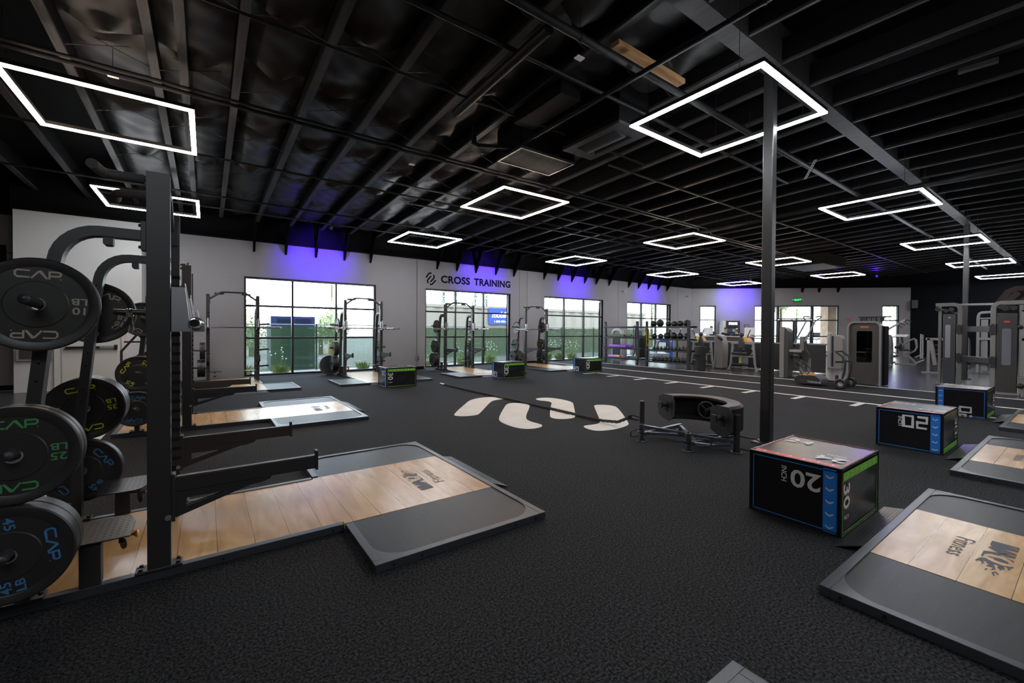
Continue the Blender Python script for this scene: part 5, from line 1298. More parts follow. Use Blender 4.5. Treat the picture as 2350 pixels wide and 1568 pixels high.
elliptical(19.4, 11.5, (.7, .38, .03), 'yellow sided cross trainer left of the reception desk'); elliptical(19.4, 9.35, (.68, .36, .03), 'yellow sided cross trainer beside the black column')
elliptical(18.6, 12.2, (.03, .12, .5), 'blue and white cross trainer behind the slam ball rack')
# fridge
p = bw(2.0, 0, -0.75)
t = thing('drinks_fridge', 'black drinks fridge with a lit white logo against the entrance wall', 'fridge', tuple(p), math.atan2(BWD.y, BWD.x) )
b = MB(); b.box(-.45, .45, .0, .62, 0.0, 2.02); b.build('cabinet', mat('fridge_white', (.6, .62, .64), .4), t, bevel=.01)
MB().box(-.30, .45, -.03, -.001, 1.66, 2.02).build('header', M_steel, t)
b = MB(); b.text('PRIME', .17, plane((.08, -.032, 1.86), (1, 0, 0), (0, 0, 1)), bold=.06, sx=1.0); b.build('lit_logo', emat('logo_light', (1, 1, 1), 3.0), t, fix=False)
b = MB(); b.box(-.30, -.24, -.03, -.001, .1, 1.66); b.box(.36, .45, -.03, -.001, .1, 1.66); b.box(-.24, .36, -.03, -.001, .1, .2); b.build('door_frame', M_steel, t)
MB().box(-.24, .36, -.012, -.008, .2, 1.66).build('door_glass', glass_mat('fridge_glass', (.5, .6, .65), .08), t)
b = MB(); cc = [(.05, .15, .5), (.4, .05, .05), (.5, .5, .5), (.05, .3, .25)]
for k in range(5):
    for i in range(8): b.cyl((-.2 + i * .072, -.004, .28 + k * .28), (-.2 + i * .072, -.004, .44 + k * .28), .028, n=8, mi=(i // 2 + k) % 4)
b.build('bottles', [mat('drink%d' % i, c, .3) for i, c in enumerate(cc)], t)['kind'] = 'stuff'
MB().box(.33, .352, -.007, -.004, .2, 1.6).build('light_strip', emat('fridge_light', (.8, .95, 1), 2.5), t)
# wall items
def wthing(name, s, z0, z1, w, m, label, cat, d=.03, inner=None):
    t = thing(name, label, cat, tuple(bw(s, 0, 0)), math.atan2(BWD.y, BWD.x))
    MB().box(-w / 2, w / 2, -d, -.001, z0, z1).build('body', m, t, bevel=.004)
    if inner: MB().box(-w / 2 + .03, w / 2 - .03, -d - .002, -d, z0 + .03, z1 - .03).build('inset', inner, t)
    return t
wthing('picture_frame', 3.13, 1.50, 1.82, .26, M_steel, 'small black framed notice on the entrance wall beside the black column', 'picture frame', inner=M_wall)
wthing('fire_alarm', 8.62, 2.05, 2.20, .16, M_badge, 'small red fire alarm box right of the entrance doors', 'fire alarm')
t = wthing('exit_sign', 5.88, 3.15, 3.36, .36, M_steel, 'green lit EXIT sign over the entrance doors', 'exit sign', .07)
b = MB(); b.text('EXIT', .17, plane((0, -.072, 3.255), (1, 0, 0), (0, 0, 1)), bold=.02, sx=1.05); b.build('lit_letters', emat('exit_green', (.02, 1.0, .12), 1.6), t, fix=False)
for s in (-1, 1): MB().ball((s * .24, -.05, 3.26), .05, 12, 8).build('lamp_head', M_white, t)
t = thing('wall_speaker', 'black wall speaker on a bracket at the corner of the dark wall', 'speaker', (32.0, 6.16, 2.75)); MB().box(-.15, .12, -.13, .13, 0, .46).build('cabinet', M_steel2, t, bevel=.01); MB().box(.12, .185, -.03, .03, .1, .3).build('bracket', M_steel, t)
for x, z, lab in ((17.25, 3.42, 'small white camera on the window wall between the last two windows'), (22.9, 3.45, 'small white camera high near the corner of the entrance wall')):
    t = thing('security_camera', lab, 'camera', (x, YW - .1, z)); MB().box(-.03, .03, -.1, .05, -.03, .03).build('body', M_white, t, bevel=.005); MB().cyl((0, .05, 0), (0, .098, 0), .03).build('mount', M_white, t)
t = thing('outlet_box', 'small grey outlet box low on the window wall under a thin conduit', 'outlet', (6.16, YW, .32)); MB().box(-.06, .06, -.05, -.001, 0, .16).build('box_body', M_mgrey, t, bevel=.005)
b = MB(); b.box(-.02, .02, -.052, -.05, .03, .06); b.box(-.02, .02, -.052, -.05, .1, .13); b.build('socket', M_slot, t)
pipe([(6.15, YW - .012, .48), (6.15, YW - .012, 3.9)], .010, 'thin grey conduit running up the window wall left of the lettering', 'conduit', 'wall_conduit', M_mgrey, False)
pipe([(11.12, YW - .012, .05), (11.12, YW - .012, 3.9)], .010, 'thin grey conduit on the blank wall behind the farthest window wall rack', 'conduit', 'wall_conduit', M_mgrey, False)
t = thing('television', 'black wall television at the left edge of the photo', 'television', (-4.15, YW - .03, 2.75)); MB().box(-.6, .52, -.06, 0.02, 0, .5).build('screen', M_slot, t, bevel=.006)
b = MB(); b.tube([(.52, -.01, .35), (.7, -.01, .32), (.74, -.01, .18), (.66, -.01, .05), (.52, -.01, .03)], .008, 6, up=(0, 1, 0)); b.build('cable', M_steel, t)
t = thing('wall_fixture', 'grey metal box on the vestibule wall left of the cream door', 'wall box', (-3.2, 13.67, .68)); MB().box(-.12, .42, -.06, -.001, 0, .3).build('box_body', M_mgrey, t, bevel=.006); MB().box(-.07, .37, -.064, -.06, .05, .25).build('cover', M_mbrown, t)

# wall lettering and emblem
FW = plane((0, YW - .004, 0), (1, 0, 0), (0, 0, 1))
t = thing('wall_lettering', 'black CROSS TRAINING lettering on the wall above the middle window', 'wall lettering', (0, 0, 0))
for w_, x0, x1 in (('CROSS', 7.08, 8.32), ('TRAINING', 8.50, 10.24)):
    vs, fs = glyphs(w_, .37, .035, 1.05); W = max(v[0] for v in vs) * 2
    b = MB(); b.text(w_, .37, plane(((x0 + x1) / 2, YW - .004, 3.297), (1, 0, 0), (0, 0, 1)), sx=(x1 - x0) / W, bold=.035, sp=1.05); b.build('word', M_walldark, t, fix=False)
t = thing('wall_logo', 'black four stroke swoosh logo left of the wall lettering', 'wall logo', (0, 0, 0))
for st in ([(6.502, 3.327), (6.577, 3.439), (6.605, 3.473), (6.64, 3.487), (6.683, 3.475)], [(6.67, 3.361), (6.561, 3.236), (6.542, 3.20), (6.545, 3.165), (6.566, 3.13)], [(6.785, 3.41), (6.808, 3.37), (6.802, 3.32), (6.763, 3.274), (6.671, 3.175)], [(6.857, 3.226), (6.747, 3.099), (6.705, 3.068), (6.655, 3.075)]):
    b = MB(); b.stroke(st, .055, FW); b.build('logo_stroke', M_walldark, t, fix=False)

# wheeled push sled
t = thing('push_sled', 'black wheeled push sled with orange accents standing on the lane lines', 'push sled', (13.2, 4.4, 0)); o = Vector((13.2, 4.4, 0)); P = lambda x, y, z: (x - o.x, y - o.y, z)
b = MB(); pl = [(4.90, .07), (4.88, .20), (4.80, .26), (4.42, .27), (4.30, .18), (4.26, .09)]; b.prism([(y - o.y, z) for y, z in pl], 'x', -.28, .28); b.build('body', M_steel, t, bevel=.012)
MB().box(-.2, .2, 4.45 - o.y, 4.72 - o.y, .2705, .273).build('top_decal', mat('amber', (.25, .12, .04), .4), t)
b = MB(); b.box(-.30, -.25, 3.85 - o.y, 4.75 - o.y, .06, .13); b.box(.25, .30, 3.85 - o.y, 4.75 - o.y, .06, .13); b.box(-.25, .25, 3.95 - o.y, 4.0 - o.y, .07, .12); fr_ = b.build('rail', M_steel, t, bevel=.004)
b = MB(); b.text('TORQUE', .062, plane((-.3015, 4.42 - o.y, .098), (0, -1, 0), (0, 0, 1)), sx=1.25, bold=.01); b.build('lettering', M_print, fr_, fix=False)
b = MB(); b.cyl((0, 4.02 - o.y, .12), (0, 4.02 - o.y, .30), .035); b.build('weight_horn', M_steel, t)
for x in (-.36, .36):
    w_ = MB().lathe([(.05, -.03), (.07, -.042), (.105, -.045), (.125, -.03), (.128, 0), (.125, .03), (.105, .045), (.07, .042), (.05, .03)], 32, P(13.2 + x, 3.83, .128), (1, 0, 0)).build('wheel', M_rubber, t)
    b = MB(); b.lathe([(0, -.035), (.02, -.035), (.03, -.02), (.068, -.035), (.072, -.03), (.072, .03), (.068, .035), (.03, .02), (.02, .035), (0, .035)], 24, P(13.2 + x, 3.83, .128), (1, 0, 0)); b.build('hub', M_alu, w_)
b = MB(); b.cyl(P(12.84, 3.83, .128), P(13.56, 3.83, .128), .014); b.build('axle', M_steel2, t)
for x in (-.22, .22):
    b = MB(); b.tube([P(13.2 + x, 4.66, .20), P(13.2 + x, 4.90, .50), P(13.2 + x, 4.905, .56), P(13.2 + x, 4.87, .615), P(13.2 + x, 4.83, .60), P(13.2 + x, 4.60, .28)], .017, 8, up=(1, 0, 0)); b.build('pull_loop', M_steel, t)
    b = MB(); b.tube([P(13.2 + x, 3.86, .14), P(13.2 + x, 3.80, .42), P(13.2 + x, 3.78, .62), P(13.2 + x, 3.84, .80), P(13.2 + x, 3.98, .92)], .024, 10, up=(1, 0, 0)); h = b.build('push_handle', M_steel, t)
    b = MB(); b.cyl(P(13.2 + x, 3.80, .67), P(13.2 + x, 3.98, .66), .026); b.build('grip', M_pad, h)
    MB().box(x - .03, x + .03, 4.60 - o.y, 4.70 - o.y, .26, .30).build('orange_tab', M_orange, t)
b = MB(); b.tube([P(12.98, 3.98, .92), P(13.42, 3.98, .92)], .022, 8); b.build('top_bar', M_steel, t)

# large cable machine on the right
t = thing('cable_machine', 'large silver cable machine with two stack cabinets and black crossbars, at the right', 'gym machine', (15.6, 1.9, 0)); o = Vector((15.6, 1.9, 0)); P = lambda x, y, z: (x - o.x, y - o.y, z)
sec_ = [(-.045, -.04), (.045, -.04), (.045, .04), (-.045, .04)]
def inv_u(x, y0, y1, h, name='upright'):
    pts = [P(x, y0, 0.0), P(x, y0, h - .12)] + [P(x, y0 + (.12 if y1 > y0 else -.12) * (1 - cos(radians(a))), h - .12 + .12 * sin(radians(a))) for a in (30, 60, 90)] + [P(x, y1, h)]
    MB().sweep(pts, sec_, up=(1, 0, 0)).build(name, M_mgrey, t, bevel=.008)
inv_u(16.3, 2.255, 2.72, 2.17); inv_u(14.92, 1.52, 0.95, 2.11)
MB().box(.66, .74, 2.60 - o.y, 2.66 - o.y, 0, 2.13).build('rear_post', M_mgrey, t, bevel=.006)
MB().box(.64, .78, 2.325 - o.y, 2.565 - o.y, 0.02, 1.92).build('left_cabinet', M_mblue, t, bevel=.01)
b = MB(); b.prism(rr(2.42 - o.y, 2.52 - o.y, .74, 1.63, .03), 'x', .632, .64); b.build('window', mat('frosted', (.35, .36, .39), .3), t)
MB().box(-.74, -.62, 1.15 - o.y, 1.465 - o.y, .02, 1.87).build('right_cabinet', M_mbrown, t, bevel=.01)
b = MB(); b.prism(rr(1.24 - o.y, 1.38 - o.y, .68, 1.52, .03), 'x', -.748, -.74); b.build('window', mat('frosted_dark', (.16, .165, .19), .3), t)
MB().prism(rr(1.26 - o.y, 1.355 - o.y, 1.655, 1.695, .018), 'x', -.75, -.745).build('badge', M_badge, t); MB().prism(rr(2.42 - o.y, 2.47 - o.y, 1.80, 1.84, .012), 'x', .632, .64).build('badge', M_msilver, t)
MB().box(-.72, -.64, 1.07 - o.y, 1.13 - o.y, 0, 2.05).build('right_post', M_mgrey, t, bevel=.006)
b = MB(); b.bar(P(16.3, 2.25, 2.16), P(14.92, 1.5, 2.09), .05, .05); b.bar(P(16.3, 2.6, 2.05), P(16.3, 2.3, 1.93), .03, .03); b.build('top_rail', M_mgrey, t, bevel=.004)
for z in (1.51, .75):
    b = MB(); b.bar(P(16.25, 2.23, z), P(14.95, 1.53, z), .05, .14); b.build('crossbar', M_steel, t, bevel=.006)
    for x, y in ((16.25, 2.255), (14.87, 1.52)):
        b = MB(); b.box(x - .05 - o.x, x + .055 - o.x, y - .055 - o.y, y + .055 - o.y, z - .12, z + .12); c = b.build('clamp', M_steel, t, bevel=.004)
        b = MB()
        for dy in (-.03, .03):
            for dz in (-.1, .1): b.cyl(P(x - .05, y + dy, z + dz), P(x - .056, y + dy, z + dz), .009, n=8)
        b.build('clamp_bolt', M_alu, c)
for x, y, z in ((14.8, 1.33, 1.97), (14.8, 1.2, 1.98), (14.85, 1.4, 2.02), (16.2, 2.5, 2.0), (16.2, 2.40, 2.03), (16.2, 2.66, 2.05)):
    b = MB(); b.lathe([(0, 0), (.05, 0), (.055, .008), (.045, .018), (.055, .028), (.05, .036), (0, .036)], 20, P(x, y, z), (-1, 0, 0)); b.build('pulley', M_pad, t)
b = MB(); b.bar(P(14.9, 1.1, .03), P(14.9, 1.55, .03), .3, .05); b.bar(P(16.3, 2.2, .03), P(16.3, 2.7, .03), .3, .05); b.build('floor_base', M_mgrey, t)
t = thing('dual_pulley_frame', 'silver pulley frame standing behind the cable machine, left of its brown cabinet', 'gym machine', (22.3, 2.6, 0))
b = MB(); b.sweep([(0, .03, 0), (0, .03, 2.0), (0, 0, 2.1), (0, -.05, 2.13), (0, -.35, 2.15)], [(-.04, -.04), (.04, -.04), (.04, .04), (-.04, .04)], up=(1, 0, 0)); b.box(-.04, .04, -.35, 0, 1.9, 1.95); b.box(-.04, .04, -.35, 0, 1.16, 1.24); b.box(-.04, .04, -.40, -.34, 0, 2.15); b.box(.04, .1, -.2, -.03, .05, 1.88); b.build('main_frame', M_msilver, t, bevel=.008)
b = MB(); b.cyl((-.1, .2, .35), (-.1, .45, .35), .08); b.box(-.05, .3, -.6, .5, .3, .36); b.build('lower_bar', M_pad, t)
shroud_machine(24.5, 3.3, 1.3, 0.36, 'light grey shroud seen between the crossbars of the cable machine', arm=False, mcol=M_msilver)
t = thing('cable_column', 'cropped silver cable column with pulleys at the right edge', 'gym machine', (14.6, 1.0, 0))
b = MB(); b.box(-.03, .03, .02, .07, 0, 1.93); b.box(-.03, .03, -.35, .10, 1.88, 1.94); b.box(-.03, .03, -.2, .1, 1.24, 1.31); b.box(-.06, .06, .0, .08, .42, .50); b.build('column', M_mgrey, t, bevel=.006); b = MB(); b.ball((-.05, .09, 1.55), .05, 14, 8); b.ball((-.05, .07, .25), .06, 14, 8); b.build('pulley', M_pad, t)
# frame machine left of the cable machine
t = thing('bench_frame', 'grey square bench frame with a plate rack left of the cable machine', 'gym machine', (20.3, 3.5, 0)); o = Vector((20.3, 3.5, 0)); P = lambda x, y, z: (x - o.x, y - o.y, z)
b = MB(); b.box(-.05, .05, .01, .09, 0, 1.22); b.box(-.05, .05, -.3, .12, 1.15, 1.23); b.box(-.06, .06, -.25, .22, 0, .06); b.bar(P(20.3, 3.50, 1.14), P(20.3, 3.38, .3), .1, .12, up=(1, 0, 0)); b.build('main_frame', M_mgrey, t, bevel=.006)
b = MB(); b.cyl(P(20.3, 3.75, .5), P(20.3, 3.75, 1.36), .02); b.cyl(P(20.3, 3.70, .5), P(20.3, 3.70, 1.34), .02); b.bar(P(20.3, 3.9, .54), P(20.3, 3.67, .67), .03, .03); b.bar(P(20.2, 3.87, .34), P(20.2, 3.64, .47), .05, .04); b.build('guide_rods', M_msilver, t)
b = MB()
for z in (.5, .65, .8, .95): b.cyl(P(20.6, 3.28, z), P(20.6, 3.44, z), .05)
b.build('roller_row', M_pad, t)
# plate-loaded machine with raised arm and recumbent bench
t = thing('lever_row_machine', 'machine with a long silver lever arm in front of the far right window', 'gym machine', (24.4, 5.4, 0)); o = Vector((24.4, 5.4, 0)); P = lambda x, y, z: (x - o.x, y - o.y, z)
b = MB(); b.bar(P(24, 5.72, 1.38), P(24, 4.88, 1.97), .08, .06, up=(1, 0, 0)); b.bar(P(24, 5.70, 0), P(24, 5.66, 1.38), .1, .08, up=(1, 0, 0)); b.bar(P(24, 5.62, 1.30), P(24, 5.38, .45), .07, .06, up=(1, 0, 0)); b.box(-.5, -.3, -.05, .35, 0, .05); b.build('lever_frame', M_msilver, t, bevel=.006)
for y0 in (5.08, 4.88):
    b = MB(); z0 = 1.97 - (y0 - 4.88) * .7; b.tube([P(23.95, y0 + .02, z0), P(23.95, y0 + .04, z0 - .12), P(23.95, y0 - .03, z0 - .2), P(23.95, y0 - .08, z0 - .19)], .015, 8, up=(1, 0, 0)); b.tube([P(23.95, y0 + .02, z0), P(23.95, y0 - .08, z0 - .08), P(23.95, y0 - .17, z0 - .11)], .015, 8, up=(1, 0, 0)); b.build('handle', M_pad, t)
t = thing('recumbent_machine', 'grey abdominal machine with black pads below the far right window', 'gym machine', (25, 5.05, 0)); o = Vector((25, 5.05, 0)); P = lambda x, y, z: (x - o.x, y - o.y, z)
b = MB(); b.sweep([P(25, 5.25, .85), P(25, 5.0, 1.05), P(25, 4.85, 1.14), P(25, 4.78, 1.10), P(25, 4.74, .78), P(25, 4.80, .62), P(25, 5.05, .45)], [(-.03, -.04), (.03, -.04), (.03, .04), (-.03, .04)], up=(1, 0, 0)); b.bar(P(25, 5.1, .5), P(25, 4.80, .12), .07, .06, up=(1, 0, 0)); b.bar(P(25, 5.3, .75), P(25, 5.24, .05), .1, .08, up=(1, 0, 0)); b.bar(P(25, 5.66, .64), P(25, 5.2, .3), .05, .05, up=(1, 0, 0)); b.box(-.1, .1, -.3, .4, 0, .05); b.build('main_frame', M_mgrey, t, bevel=.006)
b = MB(); b.prism(rr(-.12, .22, .60, .68, .035), 'x', -.3, .0); b.ball(P(24.9, 5.3, .83), .1, 16, 10); b.cyl(P(24.9, 5.45, .75), P(24.9, 5.15, .75), .06); b.build('pads', M_pad, t)
MB().prism(rr(-.02, .38, 1.22, 1.32, .04), 'x', -.2, .2).build('white_console', M_white, t); MB().bar(P(25, 5.2, .85), P(25, 5.25, 1.25), .06, .06, up=(1, 0, 0)).build('console_post', M_steel, t)

# ------------------------------------------------------------------ people
def skin_obj(name, joints, edges, m, parent, sub=1):
    me = bpy.data.meshes.new(name); me.from_pydata([j[0] for j in joints], edges, []); me.materials.append(m)
    o = bpy.data.objects.new(name, me); C.objects.link(o); o.parent = parent
    md = o.modifiers.new('skin', 'SKIN'); md.use_smooth_shade = True
    for v, j in zip(me.skin_vertices[0].data, joints): v.radius = (j[1], j[1] if len(j) < 3 else j[2])
    me.skin_vertices[0].data[0].use_root = True
    s = o.modifiers.new('sub', 'SUBSURF'); s.levels = sub; s.render_levels = sub
    return o
skin_m = mat('skin', (.55, .33, .24), .5)
def person(x, y, rot, label, shirt, pants, hair, h=1.72, z=0.0, ponytail=False, reach=.35):
    t = thing('person', label, 'person', (x, y, z), rot); k = h / 1.72
    S = lambda a, b_, c: (a * k, b_ * k, c * k)
    J = [(S(0, 0, .95), .13, .10), (S(0, 0, 1.15), .115, .09), (S(0, 0, 1.33), .15, .095), (S(0, 0, 1.44), .06), (S(0.01, 0, 1.50), .052), (S(.015, 0, 1.58), .075, .085), (S(.01, 0, 1.67), .062, .07)]
    E = [(0, 1), (1, 2), (2, 3), (3, 4), (4, 5), (5, 6)]
    def limb(par, pts):
        p = par
        for q in pts: J.append(q); E.append((p, len(J) - 1)); p = len(J) - 1
        return p
    for s in (-1, 1):
        limb(0, [(S(0, s * .1, .88), .085), (S(.02, s * .11, .48), .055), (S(-.01, s * .11, .09), .038), (S(.1, s * .12, .04), .035)])
        hnd = limb(2, [(S(0, s * .17, 1.38), .055), (S(.02, s * .22, 1.10), .042), (S(reach, s * .17, 1.12), .028), (S(reach + .07, s * .16, 1.12), .024)])
        for q, (dx, dy) in enumerate(((.06, .028), (.08, .012), (.08, -.004), (.065, -.02))): limb(hnd, [(S(reach + .07 + dx * .5, s * (.16 + dy), 1.115), .009), (S(reach + .07 + dx, s * (.16 + dy), 1.10), .008)])
        limb(hnd - 0, [(S(reach + .075, s * .125, 1.11), .010)])
    skin_obj('body', J, E, skin_m, t)
    sh = [(S(0, 0, .93), .15, .12), (S(0, 0, 1.15), .135, .11), (S(0, 0, 1.33), .168, .115), (S(0, 0, 1.43), .075)]
    se = [(0, 1), (1, 2), (2, 3)]
    for s in (-1, 1):
        n = len(sh); sh += [(S(0, s * .17, 1.38), .072), (S(.015, s * .215, 1.14), .06)]; se += [(2, n), (n, n + 1)]
    skin_obj('shirt', sh, se, mat('shirt', shirt, .8), t)
    pj = [(S(0, 0, .95), .145, .115)]; pe = []
    for s in (-1, 1):
        n = len(pj); pj += [(S(0, s * .1, .86), .10), (S(.02, s * .11, .48), .07), (S(-.01, s * .11, .12), .055)]; pe += [(0, n), (n, n + 1), (n + 1, n + 2)]
    skin_obj('trousers', pj, pe, mat('trousers', pants, .8), t)
    hm = mat('hair', hair, .6); b = MB(); b.ball(S(-.02, 0, 1.645), .098 * k, 18, 12, sx=.98, sy=.88)
    if ponytail: b.ball(S(-.10, 0, 1.52), .06 * k, 12, 8)
    b.build('hair', hm, t)
    b = MB()
    for s in (-1, 1): b.ball(S(.085, s * .03, 1.60), .010 * k, 8, 6, mi=1)
    b.ball(S(.098, 0, 1.575), .013 * k, 8, 6); b.box(.085 * k, .092 * k, -.022 * k, .022 * k, 1.54 * k, 1.546 * k, 2)
    for s in (-1, 1): b.ball(S(.0, s * .082, 1.585), .02 * k, 8, 6)
    b.build('face_features', [skin_m, M_slot, mat('lips', (.35, .12, .1), .5)], t)
    for s in (-1, 1): b = MB(); b.box(-.06 * k, .17 * k, (s * .115 - .045) * k, (s * .115 + .045) * k, 0, .085 * k); b.build('shoe', M_steel, t, bevel=.02)
person(22.35, 12.5, radians(20), 'person in a dark shirt with short brown hair standing behind the reception desk, back turned', (.015, .03, .03), (.02, .02, .03), (.13, .06, .03), 1.70)
person(22.5, 11.8, radians(200), 'person in a black top facing left behind the reception desk, by the fridge', (.012, .012, .015), (.02, .02, .03), (.10, .045, .03), 1.62)
person(22.35, 11.15, radians(185), 'dark haired person in black leaning over the reception desk counter', (.01, .01, .012), (.02, .02, .02), (.01, .01, .012), 1.56)

# ------------------------------------------------------------------ outside the windows
def leafball(b, c, r, n, size, rnd, sx=1, sy=1, sz=1, mi=0):
    for _ in range(n):
        while True:
            p = Vector((rnd.uniform(-1, 1), rnd.uniform(-1, 1), rnd.uniform(-1, 1)))
            if 0.35 < p.length < 1: break
        q = Vector((c[0] + p.x * r * sx, c[1] + p.y * r * sy, c[2] + p.z * r * sz)); a = Vector((rnd.uniform(-1, 1), rnd.uniform(-1, 1), rnd.uniform(-1, 1))).normalized(); e = a.orthogonal().normalized() * size * rnd.uniform(.5, 1.3); a = a * size * rnd.uniform(.6, 1.4)
        b.add([q - a, q + e * .5, q + a, q - e * .5], [(0, 1, 2, 3)], mi)
leaf1 = mat('leaf_green', (.26, .36, .16), .6); leaf2 = mat('leaf_olive', (.42, .46, .26), .6); leaf3 = mat('leaf_blue', (.30, .38, .32), .6); bark = mat('bark', (.12, .08, .05), .9)
def tree(x, y, h, r, m, label, seed, kind='round'):
    rnd = random.Random(seed); t = thing('tree', label, 'tree', (x, y, -.1))
    MB().cyl((0, 0, 0), (0, 0, h * (1.0 if kind == 'palm' else .7)), .14, .07, n=10).build('trunk', bark, t)
    b = MB()
    if kind == 'round':
        for k in range(9): leafball(b, (rnd.uniform(-.6, .6) * r, rnd.uniform(-.5, .5) * r, h - r * .7 + rnd.uniform(-.5, .5) * r), r * rnd.uniform(.45, .7), 330, .10, rnd)
    elif kind == 'cypress':
        for k in range(9): leafball(b, (0, 0, h * (.12 + .098 * k)), r * (1 - k / 11), 110, .14, rnd, sz=1.6)
    else:
        for k in range(26):
            a = rnd.uniform(0, 2 * pi); e = rnd.uniform(-.5, .9); L_ = r * rnd.uniform(.8, 1.1); d = Vector((cos(a), sin(a), e)); pts = [Vector((0, 0, h)) + d * (L_ * s) - Vector((0, 0, (s ** 2) * L_ * .6)) for s in (0, .25, .5, .75, 1)]
            for p, q in zip(pts[:-1], pts[1:]):
                w_ = (q - p).cross(Vector((0, 0, 1))).normalized() * .09; b.add([p - w_, p + w_, q + w_ * .7, q - w_ * .7], [(0, 1, 2, 3)])
    b.build('crown', m, t, fix=False)
g_ = MB().box(-40, 90, 14.70, 90, -.3, -.10); tag(g_.build('outside_ground', mat('pale_paving', (.40, .38, .35), .9, var=.1, vscale=.5)), kind='structure')
g_ = MB().prism([(23.7, 14.7), (90, 14.7), (90, -20), (32.5, -20), (32.5, 6.3)], 'z', -.3, -.09); tag(g_.build('entrance_paving', mat('pale_paving2', (.42, .40, .37), .9, var=.1, vscale=.5)), kind='structure')
eave = mat('terracotta_stucco', (.17, .075, .045), .8)
tag(MB().box(-9, 23.9, 14.69, 16.1, 3.02, 3.5).build('eave', eave), kind='structure')
b = MB(); vs = [bw(s, z, o_) for s in (0, 12.5) for o_ in (.26, 1.9) for z in (3.02, 3.5)]; b.add(vs, [(0, 1, 3, 2), (4, 6, 7, 5), (0, 4, 5, 1), (2, 3, 7, 6), (0, 2, 6, 4), (1, 5, 7, 3)]); tag(b.build('entrance_eave', eave), kind='structure')
mesh_g = screen_mat('green_windscreen', (.038, .07, .028), .13)
t = thing('screened_fence', 'long green mesh covered fence outside the window wall', 'fence', (0, 0, 0))
for k in range(14):
    x0 = -4 + k * 2.44
    b = MB(); n = 24; vs = []; 
    for i in range(n + 1):
        for z in (-.08, 1.52): vs.append((x0 + 2.44 * i / n, 17.0 + .02 * sin(i * 1.9 + k) , z - .015 * abs(sin(i * .4)) * (z > 1)))
    b.add(vs, [(2 * i, 2 * i + 2, 2 * i + 3, 2 * i + 1) for i in range(n)], 0, True); b.build('mesh_panel', mesh_g, t, fix=False)
    MB().cyl((x0, 17.04, -.09), (x0, 17.04, 1.60), .03, n=8).build('post', M_steel2, t)
MB().cyl((-4, 17.04, 1.57), (30, 17.04, 1.57), .02, n=8).build('top_pipe', M_mgrey, t)
t = thing('blue_cabinet', 'dark blue utility cabinet rising above the green fence outside the first window', 'utility cabinet', (2.0, 17.6, -.1)); bl = mat('navy_paint', (.03, .045, .14), .5)
b = MB(); b.box(-.1, 1.38, 0, 1.2, 0, 1.98); c_ = b.build('cabinet_body', bl, t, bevel=.01); b = MB()
for i in range(4): b.box(.1, .6, -.006, 0, 1.72 + i * .05, 1.735 + i * .05); b.box(.7, 1.25, -.006, 0, 1.72 + i * .05, 1.735 + i * .05)
b.build('louvre', M_slot, c_)
t = thing('shipping_container', 'cream corrugated storage container with a blue banner, behind the fence', 'container', (16.0, 21.0, -.1)); cm = mat('cream_steel', (.26, .225, .17), .5)
b = MB(); n = 90; vs = []; x0, x1 = -8.2, 12
for i in range(n + 1):
    x = x0 + (x1 - x0) * i / n; y = (0, .0, .06, .06)[i % 4]
    for z in (.0, 2.85): vs.append((x, y, z))
b.add(vs, [(2 * i, 2 * i + 2, 2 * i + 3, 2 * i + 1) for i in range(n)]); b.box(x0, x1, .07, 2.4, 0, 2.9); b.box(x0, x1, -.04, .08, 2.75, 2.9); b.build('container_walls', cm, t)
b = MB(); b.box(-2.65, 1.2, -.09, -.06, 1.85, 2.80); sg = b.build('banner', mat('banner_blue', (.03, .07, .32), .5), t)
b = MB(); f = plane((-2.40, -.093, 2.42), (1, 0, 0), (.25, 0, 1)); vs, fs = glyphs('mobile mini', .50, .03, 1.0); W = -min(v[0] for v in vs); b.text('mobile mini', .50, lambda p, q: f(p + W * .88, q), bold=.03, sx=.88)
f3 = plane((-2.25, -.093, 2.02), (1, 0, 0), (0, 0, 1)); vs, fs = glyphs('1-800-950-6464', .19, .02, 1.0); W3 = -min(v[0] for v in vs); b.text('1-800-950-6464', .19, lambda p, q: f3(p + W3, q), bold=.02); b.build('banner_lettering', M_white, sg, fix=False)
grassm = [mat('grass_green', (.17, .28, .05), .6), mat('grass_straw', (.40, .36, .18), .7), mat('flower_white', (.8, .8, .75), .6)]
def clump(x, y, h, r, n, stalks, label, seed):
    rnd = random.Random(seed); t = thing('grass_clump', label, 'plant', (x, y, -.1), 0, 'grass clumps outside the windows'); b = MB()
    for _ in range(n):
        a = rnd.uniform(0, 2 * pi); d = rnd.uniform(.1, 1) * r; hh = h * rnd.uniform(.6, 1.1); p0 = Vector((cos(a) * d * .3, sin(a) * d * .3, 0)); p1 = Vector((cos(a) * d * .75, sin(a) * d * .75, hh * .75)); p2 = Vector((cos(a) * d * 1.15, sin(a) * d * 1.15, hh * rnd.uniform(.7, 1.0))); w_ = Vector((-sin(a), cos(a), 0)) * .007 + Vector((.006, 0, 0))
        b.add([p0 - w_, p0 + w_, p1 + w_, p1 - w_, p2], [(0, 1, 2, 3), (3, 2, 4)], 1 if rnd.random() < .3 else 0)
    b.build('blades', grassm, t, fix=False); b = MB()
    for _ in range(stalks):
        a = rnd.uniform(0, 2 * pi); d = rnd.uniform(.2, 1.1) * r; z = h + rnd.uniform(.1, .55); b.cyl((cos(a) * d * .3, sin(a) * d * .3, .1), (cos(a) * d, sin(a) * d, z), .004, n=4); b.ball((cos(a) * d, sin(a) * d, z), .022, 6, 4, mi=2)
    if stalks: b.build('flower_stalks', grassm, t, fix=False)
